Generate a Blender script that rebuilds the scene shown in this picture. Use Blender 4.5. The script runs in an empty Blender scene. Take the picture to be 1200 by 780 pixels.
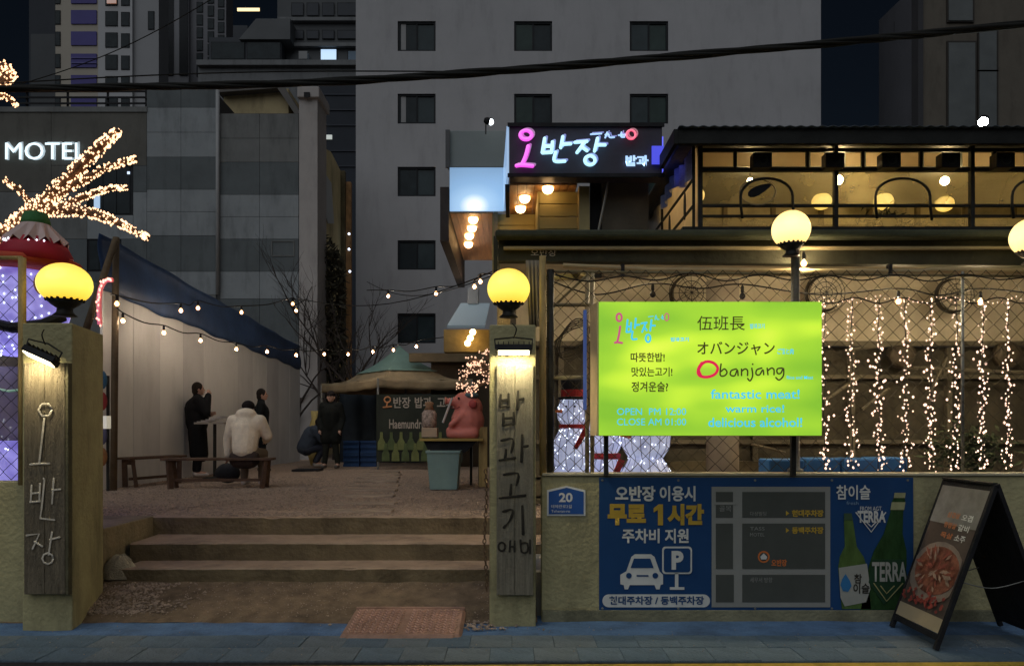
import bpy, bmesh, math, random
from mathutils import Vector, Matrix, noise
random.seed(7)
R = math.radians
scene = bpy.context.scene
COL = scene.collection
F = 870.0; HC = 1.55; CX = 600.0; CY = 500.0

# ------------------------------------------------------------------ camera, world, sun, exposure
cam_d = bpy.data.cameras.new('camera'); cam = bpy.data.objects.new('camera', cam_d); COL.objects.link(cam)
cam.location = (0, 0, HC); cam.rotation_euler = (R(90), 0, 0)
cam_d.sensor_width = 36; cam_d.lens = 36 * F / 1200; cam_d.shift_y = 110 / 1200
cam_d.clip_start = 0.05; cam_d.clip_end = 3000
scene.camera = cam
SUN_FROM = Vector((-0.30, -0.80, 0.95)).normalized()
w = bpy.data.worlds.new('World'); scene.world = w; w.use_nodes = True
nt = w.node_tree; bgn = nt.nodes['Background']
sky = nt.nodes.new('ShaderNodeTexSky'); sky.sky_type = 'NISHITA'; sky.sun_disc = False
sky.sun_elevation = math.asin(SUN_FROM.z); sky.sun_rotation = math.atan2(SUN_FROM.x, SUN_FROM.y)
nt.links.new(sky.outputs[0], bgn.inputs[0]); bgn.inputs[1].default_value = 0.0022
sd = bpy.data.lights.new('city_glow', 'SUN'); sun = bpy.data.objects.new('sun', sd); COL.objects.link(sun)
sd.energy = 0.95; sd.angle = R(75); sd.color = (0.90, 0.95, 1.0)
sun.rotation_euler = (-SUN_FROM).to_track_quat('-Z', 'Y').to_euler(); sun.location = (0, -5, 12)
vs = scene.view_settings; vs.view_transform = 'Standard'; vs.look = 'None'; vs.exposure = 0; vs.gamma = 1
scene.cycles.max_bounces = 6; scene.cycles.sample_clamp_indirect = 3

# ------------------------------------------------------------------ helpers
def P(px, py, D): return Vector(((px - CX) * D / F, D, HC + (CY - py) * D / F))
def DG(py, z=0.0): return F * (HC - z) / (py - CY)            # distance of a ground point

MATS = {}
def M(name, col, rough=0.8, var=0.25, scale=3.0, bump=0.15, metal=0.0, stain=0.0, detail=6, stretch=(1, 1, 1)):
    if name in MATS: return MATS[name]
    m = bpy.data.materials.new(name); m.use_nodes = True; t = m.node_tree; b = t.nodes['Principled BSDF']
    N = t.nodes.new; L = t.links.new
    b.inputs['Roughness'].default_value = rough; b.inputs['Metallic'].default_value = metal; b.inputs['Specular IOR Level'].default_value = .12 if max(col) < .09 else .3
    tc = N('ShaderNodeTexCoord'); mp = N('ShaderNodeMapping'); L(tc.outputs['Object'], mp.inputs[0]); mp.inputs['Scale'].default_value = stretch
    n1 = N('ShaderNodeTexNoise'); n1.inputs['Scale'].default_value = scale; n1.inputs['Detail'].default_value = detail; n1.inputs['Roughness'].default_value = 0.65
    L(mp.outputs[0], n1.inputs['Vector'])
    r = N('ShaderNodeMapRange'); L(n1.outputs[0], r.inputs[0]); r.inputs[1].default_value = 0.3; r.inputs[2].default_value = 0.7
    r.inputs[3].default_value = 1 - var; r.inputs[4].default_value = 1 + var
    mx = N('ShaderNodeMix'); mx.data_type = 'RGBA'; mx.blend_type = 'MULTIPLY'; mx.inputs[0].default_value = 1
    mx.inputs[6].default_value = (*col, 1); L(r.outputs[0], mx.inputs[7]); out = mx.outputs[2]
    if stain:
        mp2 = N('ShaderNodeMapping'); mp2.inputs['Scale'].default_value = (1.0, 1.0, 0.25); L(tc.outputs['Object'], mp2.inputs[0])
        n2 = N('ShaderNodeTexNoise'); n2.inputs['Scale'].default_value = 2.3; n2.inputs['Detail'].default_value = 8; n2.inputs['Roughness'].default_value = .7; L(mp2.outputs[0], n2.inputs['Vector'])
        r2 = N('ShaderNodeMapRange'); L(n2.outputs[0], r2.inputs[0]); r2.inputs[1].default_value = 0.5; r2.inputs[2].default_value = 0.68; r2.inputs[3].default_value = 1; r2.inputs[4].default_value = 1 - stain
        m2 = N('ShaderNodeMix'); m2.data_type = 'RGBA'; m2.blend_type = 'MULTIPLY'; m2.inputs[0].default_value = 1; L(out, m2.inputs[6]); L(r2.outputs[0], m2.inputs[7]); out = m2.outputs[2]
    L(out, b.inputs['Base Color'])
    if bump:
        n3 = N('ShaderNodeTexNoise'); n3.inputs['Scale'].default_value = scale * 9; n3.inputs['Detail'].default_value = 5; L(mp.outputs[0], n3.inputs['Vector'])
        bp = N('ShaderNodeBump'); bp.inputs['Strength'].default_value = min(1, bump * 2); bp.inputs['Distance'].default_value = 0.02; L(n3.outputs[0], bp.inputs['Height']); L(bp.outputs[0], b.inputs['Normal'])
    MATS[name] = m; return m
def E(name, col, s, base=(0.8, 0.8, 0.8)):
    if name in MATS: return MATS[name]
    m = bpy.data.materials.new(name); m.use_nodes = True; b = m.node_tree.nodes['Principled BSDF']
    b.inputs['Base Color'].default_value = (*base, 1); b.inputs['Emission Color'].default_value = (*col, 1); b.inputs['Emission Strength'].default_value = s; b.inputs['Roughness'].default_value = .35
    MATS[name] = m; return m
def emis_noise(name, c1, c2, s, scale, lo=.4, hi=.65, spots=None, stretch=(1, 1, 1), base=(.5, .5, .5)):
    if name in MATS: return MATS[name]
    m = bpy.data.materials.new(name); m.use_nodes = True; t = m.node_tree; b = t.nodes['Principled BSDF']; N = t.nodes.new; L = t.links.new
    tc = N('ShaderNodeTexCoord'); mp = N('ShaderNodeMapping'); mp.inputs['Scale'].default_value = stretch; L(tc.outputs['Object'], mp.inputs[0])
    n = N('ShaderNodeTexNoise'); n.inputs['Scale'].default_value = scale; n.inputs['Detail'].default_value = 3; L(mp.outputs[0], n.inputs['Vector'])
    cr = N('ShaderNodeValToRGB'); cr.color_ramp.elements[0].position = lo; cr.color_ramp.elements[1].position = hi
    cr.color_ramp.elements[0].color = (*c1, 1); cr.color_ramp.elements[1].color = (*c2, 1); L(n.outputs[0], cr.inputs[0]); L(cr.outputs[0], b.inputs['Emission Color'])
    b.inputs['Emission Strength'].default_value = s; b.inputs['Base Color'].default_value = (*base, 1); b.inputs['Roughness'].default_value = .6
    MATS[name] = m; return m
def glassy(name, col, alpha, rough=0.15, dif=0.5):
    """thin plastic film: part transparent, part diffuse, part gloss"""
    if name in MATS: return MATS[name]
    m = bpy.data.materials.new(name); m.use_nodes = True; t = m.node_tree; b = t.nodes['Principled BSDF']; N = t.nodes.new; L = t.links.new
    b.inputs['Base Color'].default_value = (*col, 1); b.inputs['Roughness'].default_value = rough
    tr = N('ShaderNodeBsdfTransparent'); tr.inputs[0].default_value = (1, 1, 1, 1); mx = N('ShaderNodeMixShader'); tl = N('ShaderNodeBsdfTranslucent'); tl.inputs[0].default_value = (*col, 1); m0 = N('ShaderNodeMixShader'); m0.inputs[0].default_value = dif; L(b.outputs[0], m0.inputs[1]); L(tl.outputs[0], m0.inputs[2])
    tc = N('ShaderNodeTexCoord'); n = N('ShaderNodeTexNoise'); n.inputs['Scale'].default_value = 2.5; n.inputs['Detail'].default_value = 4; L(tc.outputs['Object'], n.inputs['Vector'])
    r = N('ShaderNodeMapRange'); L(n.outputs[0], r.inputs[0]); r.inputs[1].default_value = .3; r.inputs[2].default_value = .7; r.inputs[3].default_value = alpha - .12; r.inputs[4].default_value = alpha + .12
    L(r.outputs[0], mx.inputs[0]); L(tr.outputs[0], mx.inputs[1]); L(m0.outputs[0], mx.inputs[2])
    bp = N('ShaderNodeBump'); bp.inputs['Strength'].default_value = .5; L(n.outputs[0], bp.inputs['Height']); L(bp.outputs[0], b.inputs['Normal'])
    L(mx.outputs[0], t.nodes['Material Output'].inputs[0]); MATS[name] = m; return m

class G:
    def __init__(s): s.v = []; s.f = []
    def add(s, v, f):
        o = len(s.v); s.v += [tuple(p) for p in v]; s.f += [tuple(i + o for i in q) for q in f]; return s
    def box(s, x0, x1, y0, y1, z0, z1):
        return s.add([(x0, y0, z0), (x1, y0, z0), (x1, y1, z0), (x0, y1, z0), (x0, y0, z1), (x1, y0, z1), (x1, y1, z1), (x0, y1, z1)],
                     [(0, 3, 2, 1), (4, 5, 6, 7), (0, 1, 5, 4), (1, 2, 6, 5), (2, 3, 7, 6), (3, 0, 4, 7)])
    def px(s, x0, y0, x1, y1, D, dep):
        a = P(x0, y1, D); b = P(x1, y0, D); return s.box(a.x, b.x, D, D + dep, a.z, b.z)
    def obox(s, c, size, mat):
        h = Vector(size) / 2; vs_ = [Vector(c) + mat @ Vector((sx * h.x, sy * h.y, sz * h.z)) for sz in (-1, 1) for sx, sy in ((-1, -1), (1, -1), (1, 1), (-1, 1))]
        return s.add(vs_, [(0, 3, 2, 1), (4, 5, 6, 7), (0, 1, 5, 4), (1, 2, 6, 5), (2, 3, 7, 6), (3, 0, 4, 7)])
    def beam(s, a, b, w, h):
        a = Vector(a); b = Vector(b); d = b - a; q = d.to_track_quat('X', 'Z').to_matrix(); return s.obox((a + b) / 2, (d.length, w, h), q)
    def tube(s, pts, r, n=8, cap=True):
        pts = [Vector(p) for p in pts]; m = len(pts); rr = r if isinstance(r, (list, tuple)) else [r] * m
        up = None; V = []; Fc = []
        for i, p in enumerate(pts):
            d = (pts[min(i + 1, m - 1)] - pts[max(i - 1, 0)])
            if d.length < 1e-9: d = Vector((0, 0, 1))
            d.normalize()
            if up is None: up = Vector((0, 0, 1)) if abs(d.z) < .9 else Vector((0, 1, 0))
            sx = d.cross(up)
            if sx.length < 1e-4: sx = d.orthogonal()
            sx.normalize(); u2 = sx.cross(d).normalized(); up = u2
            for k in range(n):
                a = 2 * math.pi * k / n; V.append(p + (sx * math.cos(a) + u2 * math.sin(a)) * rr[i])
        for i in range(m - 1):
            for k in range(n):
                Fc.append((i * n + k, i * n + (k + 1) % n, (i + 1) * n + (k + 1) % n, (i + 1) * n + k))
        if cap: Fc.append(tuple(range(n))[::-1]); Fc.append(tuple((m - 1) * n + k for k in range(n)))
        return s.add(V, Fc)
    def lathe(s, c, prof, n=20, axis=Vector((0, 0, 1))):
        """prof: list of (r, h) along axis from c"""
        c = Vector(c); q = axis.normalized().to_track_quat('Z', 'Y'); V = []; Fc = []; m = len(prof)
        for r, h in prof:
            for k in range(n):
                a = 2 * math.pi * k / n; V.append(c + q @ Vector((r * math.cos(a), r * math.sin(a), h)))
        for i in range(m - 1):
            for k in range(n): Fc.append((i * n + k, i * n + (k + 1) % n, (i + 1) * n + (k + 1) % n, (i + 1) * n + k))
        Fc.append(tuple(range(n))[::-1]); Fc.append(tuple((m - 1) * n + k for k in range(n)))
        return s.add(V, Fc)
    def ball(s, c, r, n=12, m=8):
        rx, ry, rz = r if isinstance(r, (tuple, list)) else (r, r, r); c = Vector(c); V = [c + Vector((0, 0, -rz))]; Fc = []
        for i in range(1, m):
            t = math.pi * i / m - math.pi / 2
            for k in range(n):
                a = 2 * math.pi * k / n; V.append(c + Vector((rx * math.cos(t) * math.cos(a), ry * math.cos(t) * math.sin(a), rz * math.sin(t))))
        V.append(c + Vector((0, 0, rz))); top = len(V) - 1
        for k in range(n): Fc.append((0, 1 + (k + 1) % n, 1 + k)); Fc.append((top, 1 + (m - 2) * n + k, 1 + (m - 2) * n + (k + 1) % n))
        for i in range(m - 2):
            for k in range(n): Fc.append((1 + i * n + k, 1 + i * n + (k + 1) % n, 1 + (i + 1) * n + (k + 1) % n, 1 + (i + 1) * n + k))
        return s.add(V, Fc)
    def oct(s, c, r):
        c = Vector(c); return s.add([c + Vector(d) * r for d in ((1, 0, 0), (-1, 0, 0), (0, 1, 0), (0, -1, 0), (0, 0, 1.2), (0, 0, -1.2))],
                     [(0, 2, 4), (2, 1, 4), (1, 3, 4), (3, 0, 4), (2, 0, 5), (1, 2, 5), (3, 1, 5), (0, 3, 5)])
    def poly(s, pts, dep=Vector((0, .01, 0))):
        """closed outline (list of Vector) extruded by dep"""
        pts = [Vector(p) for p in pts]; n = len(pts); V = pts + [p + dep for p in pts]
        Fc = [tuple(range(n)), tuple(range(2 * n - 1, n - 1, -1))] + [(i, i + n, (i + 1) % n + n, (i + 1) % n) for i in range(n)]
        return s.add(V, Fc)
    def grid(s, fn, nu, nv):
        V = [fn(u / nu, v / nv) for v in range(nv + 1) for u in range(nu + 1)]
        return s.add(V, [(v * (nu + 1) + u, v * (nu + 1) + u + 1, (v + 1) * (nu + 1) + u + 1, (v + 1) * (nu + 1) + u) for v in range(nv) for u in range(nu)])

def link_mesh(name, me, mat, parent=None, kind=None, label=None, loc=None):
    o = bpy.data.objects.new(name, me); COL.objects.link(o)
    if mat is not None:
        me.materials.clear(); me.materials.append(mat)
    if parent is not None: o.parent = parent
    if loc is not None: o.location = loc
    if kind: o['kind'] = kind
    if label: o['label'] = label
    return o
def world_origin(o):
    v = Vector((0, 0, 0))
    while o is not None: v += o.location; o = o.parent
    return v
def obj(name, g, mat, parent=None, smooth=False, bevel=0, kind=None, label=None, solid=0, fixn=True):
    """g holds WORLD coordinates; stored relative to the parent's origin (or to its own base when top-level)"""
    if parent is not None: org = world_origin(parent)
    elif kind == 'structure': org = Vector((0, 0, 0))
    else:
        xs = [v[0] for v in g.v]; ys = [v[1] for v in g.v]; zs = [v[2] for v in g.v]
        org = Vector(((min(xs) + max(xs)) / 2, (min(ys) + max(ys)) / 2, min(zs)))
    me = bpy.data.meshes.new(name)
    me.from_pydata([(v[0] - org.x, v[1] - org.y, v[2] - org.z) for v in g.v], [], g.f); me.validate()
    if fixn and len(g.f) < 60000:
        b = bmesh.new(); b.from_mesh(me); bmesh.ops.recalc_face_normals(b, faces=b.faces); b.to_mesh(me); b.free()
    if smooth:
        for p in me.polygons: p.use_smooth = True
    o = link_mesh(name, me, mat, parent, kind, label)
    if parent is None: o.location = org
    if solid:
        md = o.modifiers.new('solid', 'SOLIDIFY'); md.thickness = solid
    if bevel:
        md = o.modifiers.new('bevel', 'BEVEL'); md.width = bevel; md.segments = 2; md.limit_method = 'ANGLE'
    return o
def tag(o, label, cat, group=None, kind=None):
    o['label'] = label; o['category'] = cat
    if group: o['group'] = group
    if kind: o['kind'] = kind
    return o
def thing(name, label, cat, loc, group=None):
    o = bpy.data.objects.new(name, None); COL.objects.link(o); o.location = Vector(loc); o.empty_display_size = .2
    return tag(o, label, cat, group)
def copy_thing(o, loc, label=None, rotz=None):
    def rec(a, par):
        c = a.copy(); COL.objects.link(c); c.parent = par
        for ch in a.children: rec(ch, c)
        return c
    c = rec(o, None); c.location = Vector(loc)
    if label: c['label'] = label
    if rotz is not None: c.rotation_euler.z = rotz
    return c
def smooth_pts(pts, k=4, closed=False):
    pts = [Vector(p) for p in pts]; n = len(pts)
    if n < 3: return pts
    out = []
    rng = n if closed else n - 1
    for i in range(rng):
        p0 = pts[(i - 1) % n] if closed else pts[max(i - 1, 0)]; p1 = pts[i]; p2 = pts[(i + 1) % n]; p3 = pts[(i + 2) % n] if closed else pts[min(i + 2, n - 1)]
        for j in range(k):
            t = j / k; out.append(.5 * ((2 * p1) + (-p0 + p2) * t + (2 * p0 - 5 * p1 + 4 * p2 - p3) * t * t + (-p0 + 3 * p1 - 3 * p2 + p3) * t ** 3))
    out.append(pts[0] if closed else pts[-1]); return out
_tmp_col = None
def text(s, box, D, mat, parent, name='lettering', bold=0.0, depth=0.004, mp=None, keep=False):
    """flat lettering filling a pixel box (x0,y0,x1,y1) at distance D; mp maps (u,v) to a world point instead"""
    c = bpy.data.curves.new(name, 'FONT'); c.body = s; c.size = 1; c.offset = bold; c.resolution_u = 3; c.fill_mode = 'FRONT'
    t = bpy.data.objects.new('t', c); COL.objects.link(t)
    dg = bpy.context.evaluated_depsgraph_get(); me = bpy.data.meshes.new_from_object(t.evaluated_get(dg)); bpy.data.objects.remove(t)
    if not me.vertices: print('EMPTY TEXT', s); return None
    xs = [v.co.x for v in me.vertices]; ys = [v.co.y for v in me.vertices]; x0, x1, y0, y1 = min(xs), max(xs), min(ys), max(ys)
    org = world_origin(parent) if parent else Vector()
    bx0, by0, bx1, by1 = box
    for v in me.vertices:
        u = (v.co.x - x0) / (x1 - x0); q = (v.co.y - y0) / max(y1 - y0, 1e-6)
        px = bx0 + u * (bx1 - bx0); py = by1 + q * (by0 - by1)
        p = mp(px, py) if mp else P(px, py, D)
        v.co = p - org
    return link_mesh(name, me, mat, parent)
def strokes(lines, D, wpx, mat, parent, name='lettering', flat=.10, k=5, mp=None, n=8, joined=True, varw=.0):
    g = G()
    for ln in lines:
        closed = ln[0] == 'c'
        pts = ln[1:] if closed else ln
        v = [mp(*p) if mp else P(p[0], p[1], D) for p in pts]
        v = smooth_pts(v, k, closed); r = wpx / 2 * D / F
        rr = [r * (1 + varw * math.sin(i * 1.7)) for i in range(len(v))]
        if not closed: v = [v[0] - (v[1] - v[0]).normalized() * r * .6] + v + [v[-1] + (v[-1] - v[-2]).normalized() * r * .6]; rr = [r * .5] + rr + [r * .5]
        o = len(g.v); g.tube(v, rr, n)
        yc = v[0].y
        if not mp: g.v[o:] = [(a, yc + (b - yc) * flat, c) for a, b, c in g.v[o:]]
    return obj(name, g, mat, parent, smooth=True)
def ring(cx, cy, rx, ry=None, n=10):
    ry = ry or rx; return ['c'] + [(cx + rx * math.cos(2 * math.pi * i / n), cy + ry * math.sin(2 * math.pi * i / n)) for i in range(n)]
def blob(name, parts, mat, parent, voxel=.012, sm=4, org=None, xf=None):
    """union of tapered limbs/balls remeshed into one continuous surface. parts: ('c',a,b,ra,rb) or ('b',c,(r..))"""
    g = G()
    for p in parts:
        if p[0] == 'c':
            a, b = Vector(p[1]), Vector(p[2]); d = (b - a).normalized() if (b - a).length > 1e-6 else Vector((0, 0, 1))
            ra, rb = p[3], p[4]
            pts = [a - d * ra * .85, a - d * ra * .5, a, b, b + d * rb * .5, b + d * rb * .85]; g.tube(pts, [ra * .5, ra * .86, ra, rb, rb * .86, rb * .5], 12)
        else: g.ball(p[1], p[2], 14, 10)
    if xf: g.v = [tuple(xf @ Vector(v)) for v in g.v]
    o = obj(name, g, mat, parent, smooth=True)
    md = o.modifiers.new('r', 'REMESH'); md.mode = 'VOXEL'; md.voxel_size = voxel; md.use_smooth_shade = True
    ms = o.modifiers.new('s', 'SMOOTH'); ms.factor = .5; ms.iterations = sm
    dg = bpy.context.evaluated_depsgraph_get(); me = bpy.data.meshes.new_from_object(o.evaluated_get(dg))
    o.modifiers.clear(); o.data = me; me.materials.clear(); me.materials.append(mat)
    for p in me.polygons: p.use_smooth = True
    return o

# ------------------------------------------------------------------ materials
concrete = M('concrete', (.27, .26, .22), .85, .22, 2.5, .25, stain=.35)
olive = M('olive_plaster', (.39, .35, .19), .8, .14, 3, .3, stain=.3)
pillar_m = M('pillar_plaster', (.38, .34, .18), .8, .18, 3.5, .3, stain=.4)
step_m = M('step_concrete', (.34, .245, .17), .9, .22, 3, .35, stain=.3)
gravel_m = M('gravel', (.44, .32, .235), .95, .5, 30, .9)
pebble_m = M('pebble', (.34, .26, .20), .9, .5, 14, .3)
pave_m = M('blue_grey_paving', (.095, .16, .25), .75, .32, 5, .5, stain=.45)
apron_m = M('blue_apron', (.10, .18, .32), .8, .3, 4, .5, stain=.4)
asphalt = M('asphalt', (.05, .05, .055), .9, .3, 20, .8)
yellow_p = M('yellow_road_paint', (.55, .36, .05), .8, .3, 9, .3)
dark_metal = M('dark_metal', (.035, .035, .032), .5, .3, 6, .1, metal=.4)
black_m = M('black_paint', (.02, .02, .022), .55, .3, 6, .1)
brown_metal = M('olive_metal_roof', (.05, .05, .033), .6, .3, 3, .2, stain=.3)
wood_d = M('dark_wood', (.09, .05, .03), .7, .35, 6, .4, stretch=(1, 1, 1))
wood_m = M('weathered_board', (.30, .27, .20), .75, .3, 9, .5, stretch=(6, 1, .5))
wood_l = M('left_weathered_board', (.23, .19, .13), .75, .35, 9, .5, stretch=(5, 1, .5))
post_y = M('yellow_weathered_post', (.42, .30, .12), .7, .35, 6, .3, stretch=(3, 3, .5))
chalk = M('chalk_paint', (.62, .56, .46), .8, .3, 14, .2)
ink = M('black_ink', (.03, .027, .022), .7, .4, 14, .1)
bwhite = M('back_building_render', (.395, .39, .40), .9, .08, .35, .12, stain=.12)
black_glass = M('dark_window_glass', (.022, .03, .034), .3, .3, 2, 0)
frame_d = M('dark_window_frame', (.02, .022, .025), .5, .2, 4, .05)
skin_m = M('skin', (.5, .3, .22), .6, .1, 8, .05)
white_lamp = E('white_led', (.85, .93, 1.0), 6)
warm_bulb = E('warm_bulb', (1.0, .55, .22), 70)
yard_bulb = E('yard_bulb_glow', (1.0, .80, .60), 240)
mini_warm = E('mini_warm_lamp', (1.0, .54, .28), 2.4)
mini_pink = E('mini_pale_lamp', (1.0, .62, .46), 2.2)
wire_m = M('black_cable', (.02, .02, .018), .7, .2, 8, .05)
steel = M('galvanised_steel', (.22, .22, .2), .5, .3, 8, .1, metal=.5)

# ------------------------------------------------------------------ ground, road, pavement
obj('ground', G().box(-1500, 1500, -1500, 1500, -.5, -.06), M('far_ground', (.06, .06, .06), .9, .2, .2, .1), kind='structure')
obj('road', G().box(-60, 60, -8, 4.9, -.3, -.004), asphalt, kind='structure')
g = G(); a = P(250, 781.5, 4.8); 
g.add([(-8, 4.62, 0), (8, 4.90, 0), (8, 4.97, 0), (-8, 4.69, 0), (-8, 4.62, .006), (8, 4.90, .006), (8, 4.97, .006), (-8, 4.69, .006)], [(0, 3, 2, 1), (4, 5, 6, 7), (0, 1, 5, 4), (1, 2, 6, 5), (2, 3, 7, 6), (3, 0, 4, 7)])
obj('road_line', g, yellow_p, kind='structure')
pv = obj('pavement', G().box(-60, 60, 4.9, 5.9, -.3, -.004), M('joint_sand', (.04, .045, .05), .95, .3, 12, .3), kind='structure')
tile_me = []
for k in range(6):
    me = bpy.data.meshes.new('tile'); g = G(); j = lambda: random.uniform(-.003, .003)
    g.box(-.1485, .1485, -.1485, .1485, -.03, 0); b = .006
    v = [list(p) for p in g.v]
    for i in range(4, 8): v[i][0] *= .982; v[i][1] *= .982; v[i][2] += j() * .8
    lip = [(x / .982, y / .982, -.004) for x, y, _ in v[4:8]]
    V = v[:4] + lip + v[4:8]
    me.from_pydata([tuple(p) for p in V], [], [(0, 3, 2, 1), (8, 9, 10, 11)] + [(i, (i + 1) % 4, (i + 1) % 4 + 4, i + 4) for i in range(4)] + [(i + 4, (i + 1) % 4 + 4, (i + 1) % 4 + 8, i + 8) for i in range(4)])
    me.materials.append(M('blue_grey_paving_%d' % (k % 3), [(.125, .175, .22), (.105, .155, .205), (.15, .185, .21)][k % 3], .7, .32, 5, .5, stain=.45)); tile_me.append(me)
for r in range(2):
    for c in range(-22, 23):
        o = bpy.data.objects.new('tile', random.choice(tile_me)); COL.objects.link(o); o.parent = pv
        o.location = (c * .3 + (.15 if r % 2 else 0) + random.uniform(-.001, .001), 5.055 + r * .3, .008 + random.uniform(-.003, .003))
def apron_fn(u, v):
    x = -7 + 14 * u; y = 5.50 + .55 * v
    return (x, y, .004 + .012 * v + .008 * noise.noise((x * 3, y * 5, 0)))
obj('pavement_border', G().grid(apron_fn, 160, 8), apron_m, kind='structure', smooth=True)

# entrance slope, steps, yard
def slope_fn(u, v):
    x = -4.4 + 4.6 * u; y = 5.83 + .77 * v + .03 * noise.noise((x * 2, 0, 0)) * (1 - v)
    return (x, y, .012 + .17 * v ** .8 + .018 * noise.noise((x * 4, y * 4, 1)) + .02 * max(0, -x - 3.0) * v)
obj('entrance_slope', G().grid(slope_fn, 120, 24), M('dirt_concrete', (.19, .135, .085), .95, .4, 7, .7, stain=.4), kind='structure', smooth=True)
st = bpy.data.objects.new('steps', None); COL.objects.link(st); st['kind'] = 'structure'; st.location = (0, 6.5, .1)
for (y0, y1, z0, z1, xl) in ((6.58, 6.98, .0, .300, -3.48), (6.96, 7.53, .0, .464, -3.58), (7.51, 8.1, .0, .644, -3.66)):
    def fn(u, v, y0=y0, y1=y1, z0=z0, z1=z1, xl=xl):
        x = xl + (0.6 - xl) * u; prof = [(y0 + .01, z0), (y0, z1 - .10), (y0 - .004, z1 - .012), (y0 + .012, z1), (y0 + .15, z1 - .003), (y1, z1)]
        t = v * 5; i = min(int(t), 4); f = t - i; y = prof[i][0] * (1 - f) + prof[i + 1][0] * f; z = prof[i][1] * (1 - f) + prof[i + 1][1] * f
        n = .6 * noise.noise((x * 1.3, y * 3, z * 3)); n2 = noise.noise((x * 9, y * 14, z * 14))
        chip = -.02 * max(0, noise.noise((x * 3.1, y1, 3)) - .35) * 3 if i in (1, 2) else 0
        return (x, y + .006 * n2 - chip, z + .008 * n + .004 * n2 + chip)
    so = obj('step', G().grid(fn, 220, 10), step_m, st, smooth=False); so.data.materials.append(M('riser_shaded', (.165, .125, .07), .9, .3, 3, .4, stain=.4))  # shade on the risers is put into this darker colour
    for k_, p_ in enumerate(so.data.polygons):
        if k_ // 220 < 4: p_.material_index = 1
def yard_fn(u, v):
    x = -8 + 20 * u; y = 7.56 + 26 * v ** 1.8
    return (x, y, .640 + .018 * noise.noise((x * 1.5, y * 1.5, 4)) * min(1, (y - 7.5)) + .006 * noise.noise((x * 12, y * 12, 4)))
yard = obj('yard', G().grid(yard_fn, 200, 120), gravel_m, kind='structure', smooth=True)
obj('yard_base', G().box(-60, 60, 8.12, 120, -.4, .60), M('dark_soil', (.09, .07, .055), .95, .3, 3, .4), kind='structure')
# pebbles
g = G(); random.seed(3)
for i in range(15000):
    if i < 2300: x = random.gauss(-3.35, .28); y = random.uniform(5.95, 6.55); z = .02 + .15 * ((y - 5.83) / .77) + random.uniform(0, .02); rr = random.uniform(.008, .02)
    elif i < 3500: x = random.uniform(-3.6, .1); y = random.uniform(5.88, 6.56); z = .02 + .165 * ((y - 5.83) / .77) ** .8; rr = random.uniform(.003, .009)
    elif i < 4500: x = random.gauss(-.55, .22); y = random.uniform(5.6, 5.95); z = .022; rr = random.uniform(.005, .018)
    elif i < 4700: x = random.uniform(-4, 4); y = random.uniform(5.0, 5.85); z = .015; rr = random.uniform(.003, .006)
    else: x = random.uniform(-6, 1); y = 7.56 + 6 * random.random() ** 1.5; z = .645; rr = random.uniform(.007, .017)
    if 5.4 < y < 6.4 and -1.32 < x < -.30 and i < 4200: continue
    c = Vector((x, y, z)); q = Matrix.Rotation(random.uniform(0, 6.28), 3, 'Z')
    g.add([c + q @ Vector((dx * rr * random.uniform(.7, 1.3), dy * rr * random.uniform(.7, 1.2), dz * rr * .7)) for dx, dy, dz in ((1, 0, 0), (-1, 0, 0), (0, 1, 0), (0, -1, 0), (0, 0, 1), (0, 0, -1))],
          [(0, 2, 4), (2, 1, 4), (1, 3, 4), (3, 0, 4), (2, 0, 5), (1, 2, 5), (3, 1, 5), (0, 3, 5)])
tag(obj('pebbles', g, pebble_m, fixn=False), 'loose gravel and pebbles on the yard and entrance slope', 'gravel', kind='stuff')
# stepping planks in the gravel
pl_me = None
for i in range(9):
    y = 7.95 + i * .86 + random.uniform(-.04, .04); cx = -1.63 - .14 * (y - 7.9); hw = .36 + .02 * math.sin(i * 2.1) + .02 * (i / 13)
    z = .644 + .018 * noise.noise((cx * 1.5, y * 1.5, 4)) * min(1, (y - 7.5))
    gg = G().obox((cx, y, z), (hw * 2, .24, .05), Matrix.Rotation(random.uniform(-.05, .05), 3, 'Z'))
    obj('plank', gg, M('grey_plank', (.34, .26, .19), .85, .4, 5, .4, stretch=(.5, 4, 1)), yard, bevel=.008)
# flanking wall left of the steps
fl = obj('flank_wall', G().box(-4.6, -3.63, 6.42, 7.56, -.1, .648), M('flank_concrete', (.26, .21, .13), .9, .25, 3, .4, stain=.3), bevel=.01)
tag(fl, 'low concrete flank wall beside the left end of the steps', 'wall')
def lump(u, v):
    a = u * 2 * math.pi; t = v * math.pi / 2; r = 1 + .10 * noise.noise((math.cos(a) * 2, math.sin(a) * 2, v * 3)) + .05 * noise.noise((math.cos(a) * 7, math.sin(a) * 7, v * 9)); return (-3.52 + .16 * math.cos(a) * math.cos(t) * r, 6.66 + .10 * math.sin(a) * math.cos(t) * r, .20 + .20 * math.sin(t) * r * 1.0)
obj('mortar_lump', G().grid(lump, 28, 12), M('pale_mortar', (.42, .37, .27), .95, .25, 12, .8), fl, smooth=False)
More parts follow.
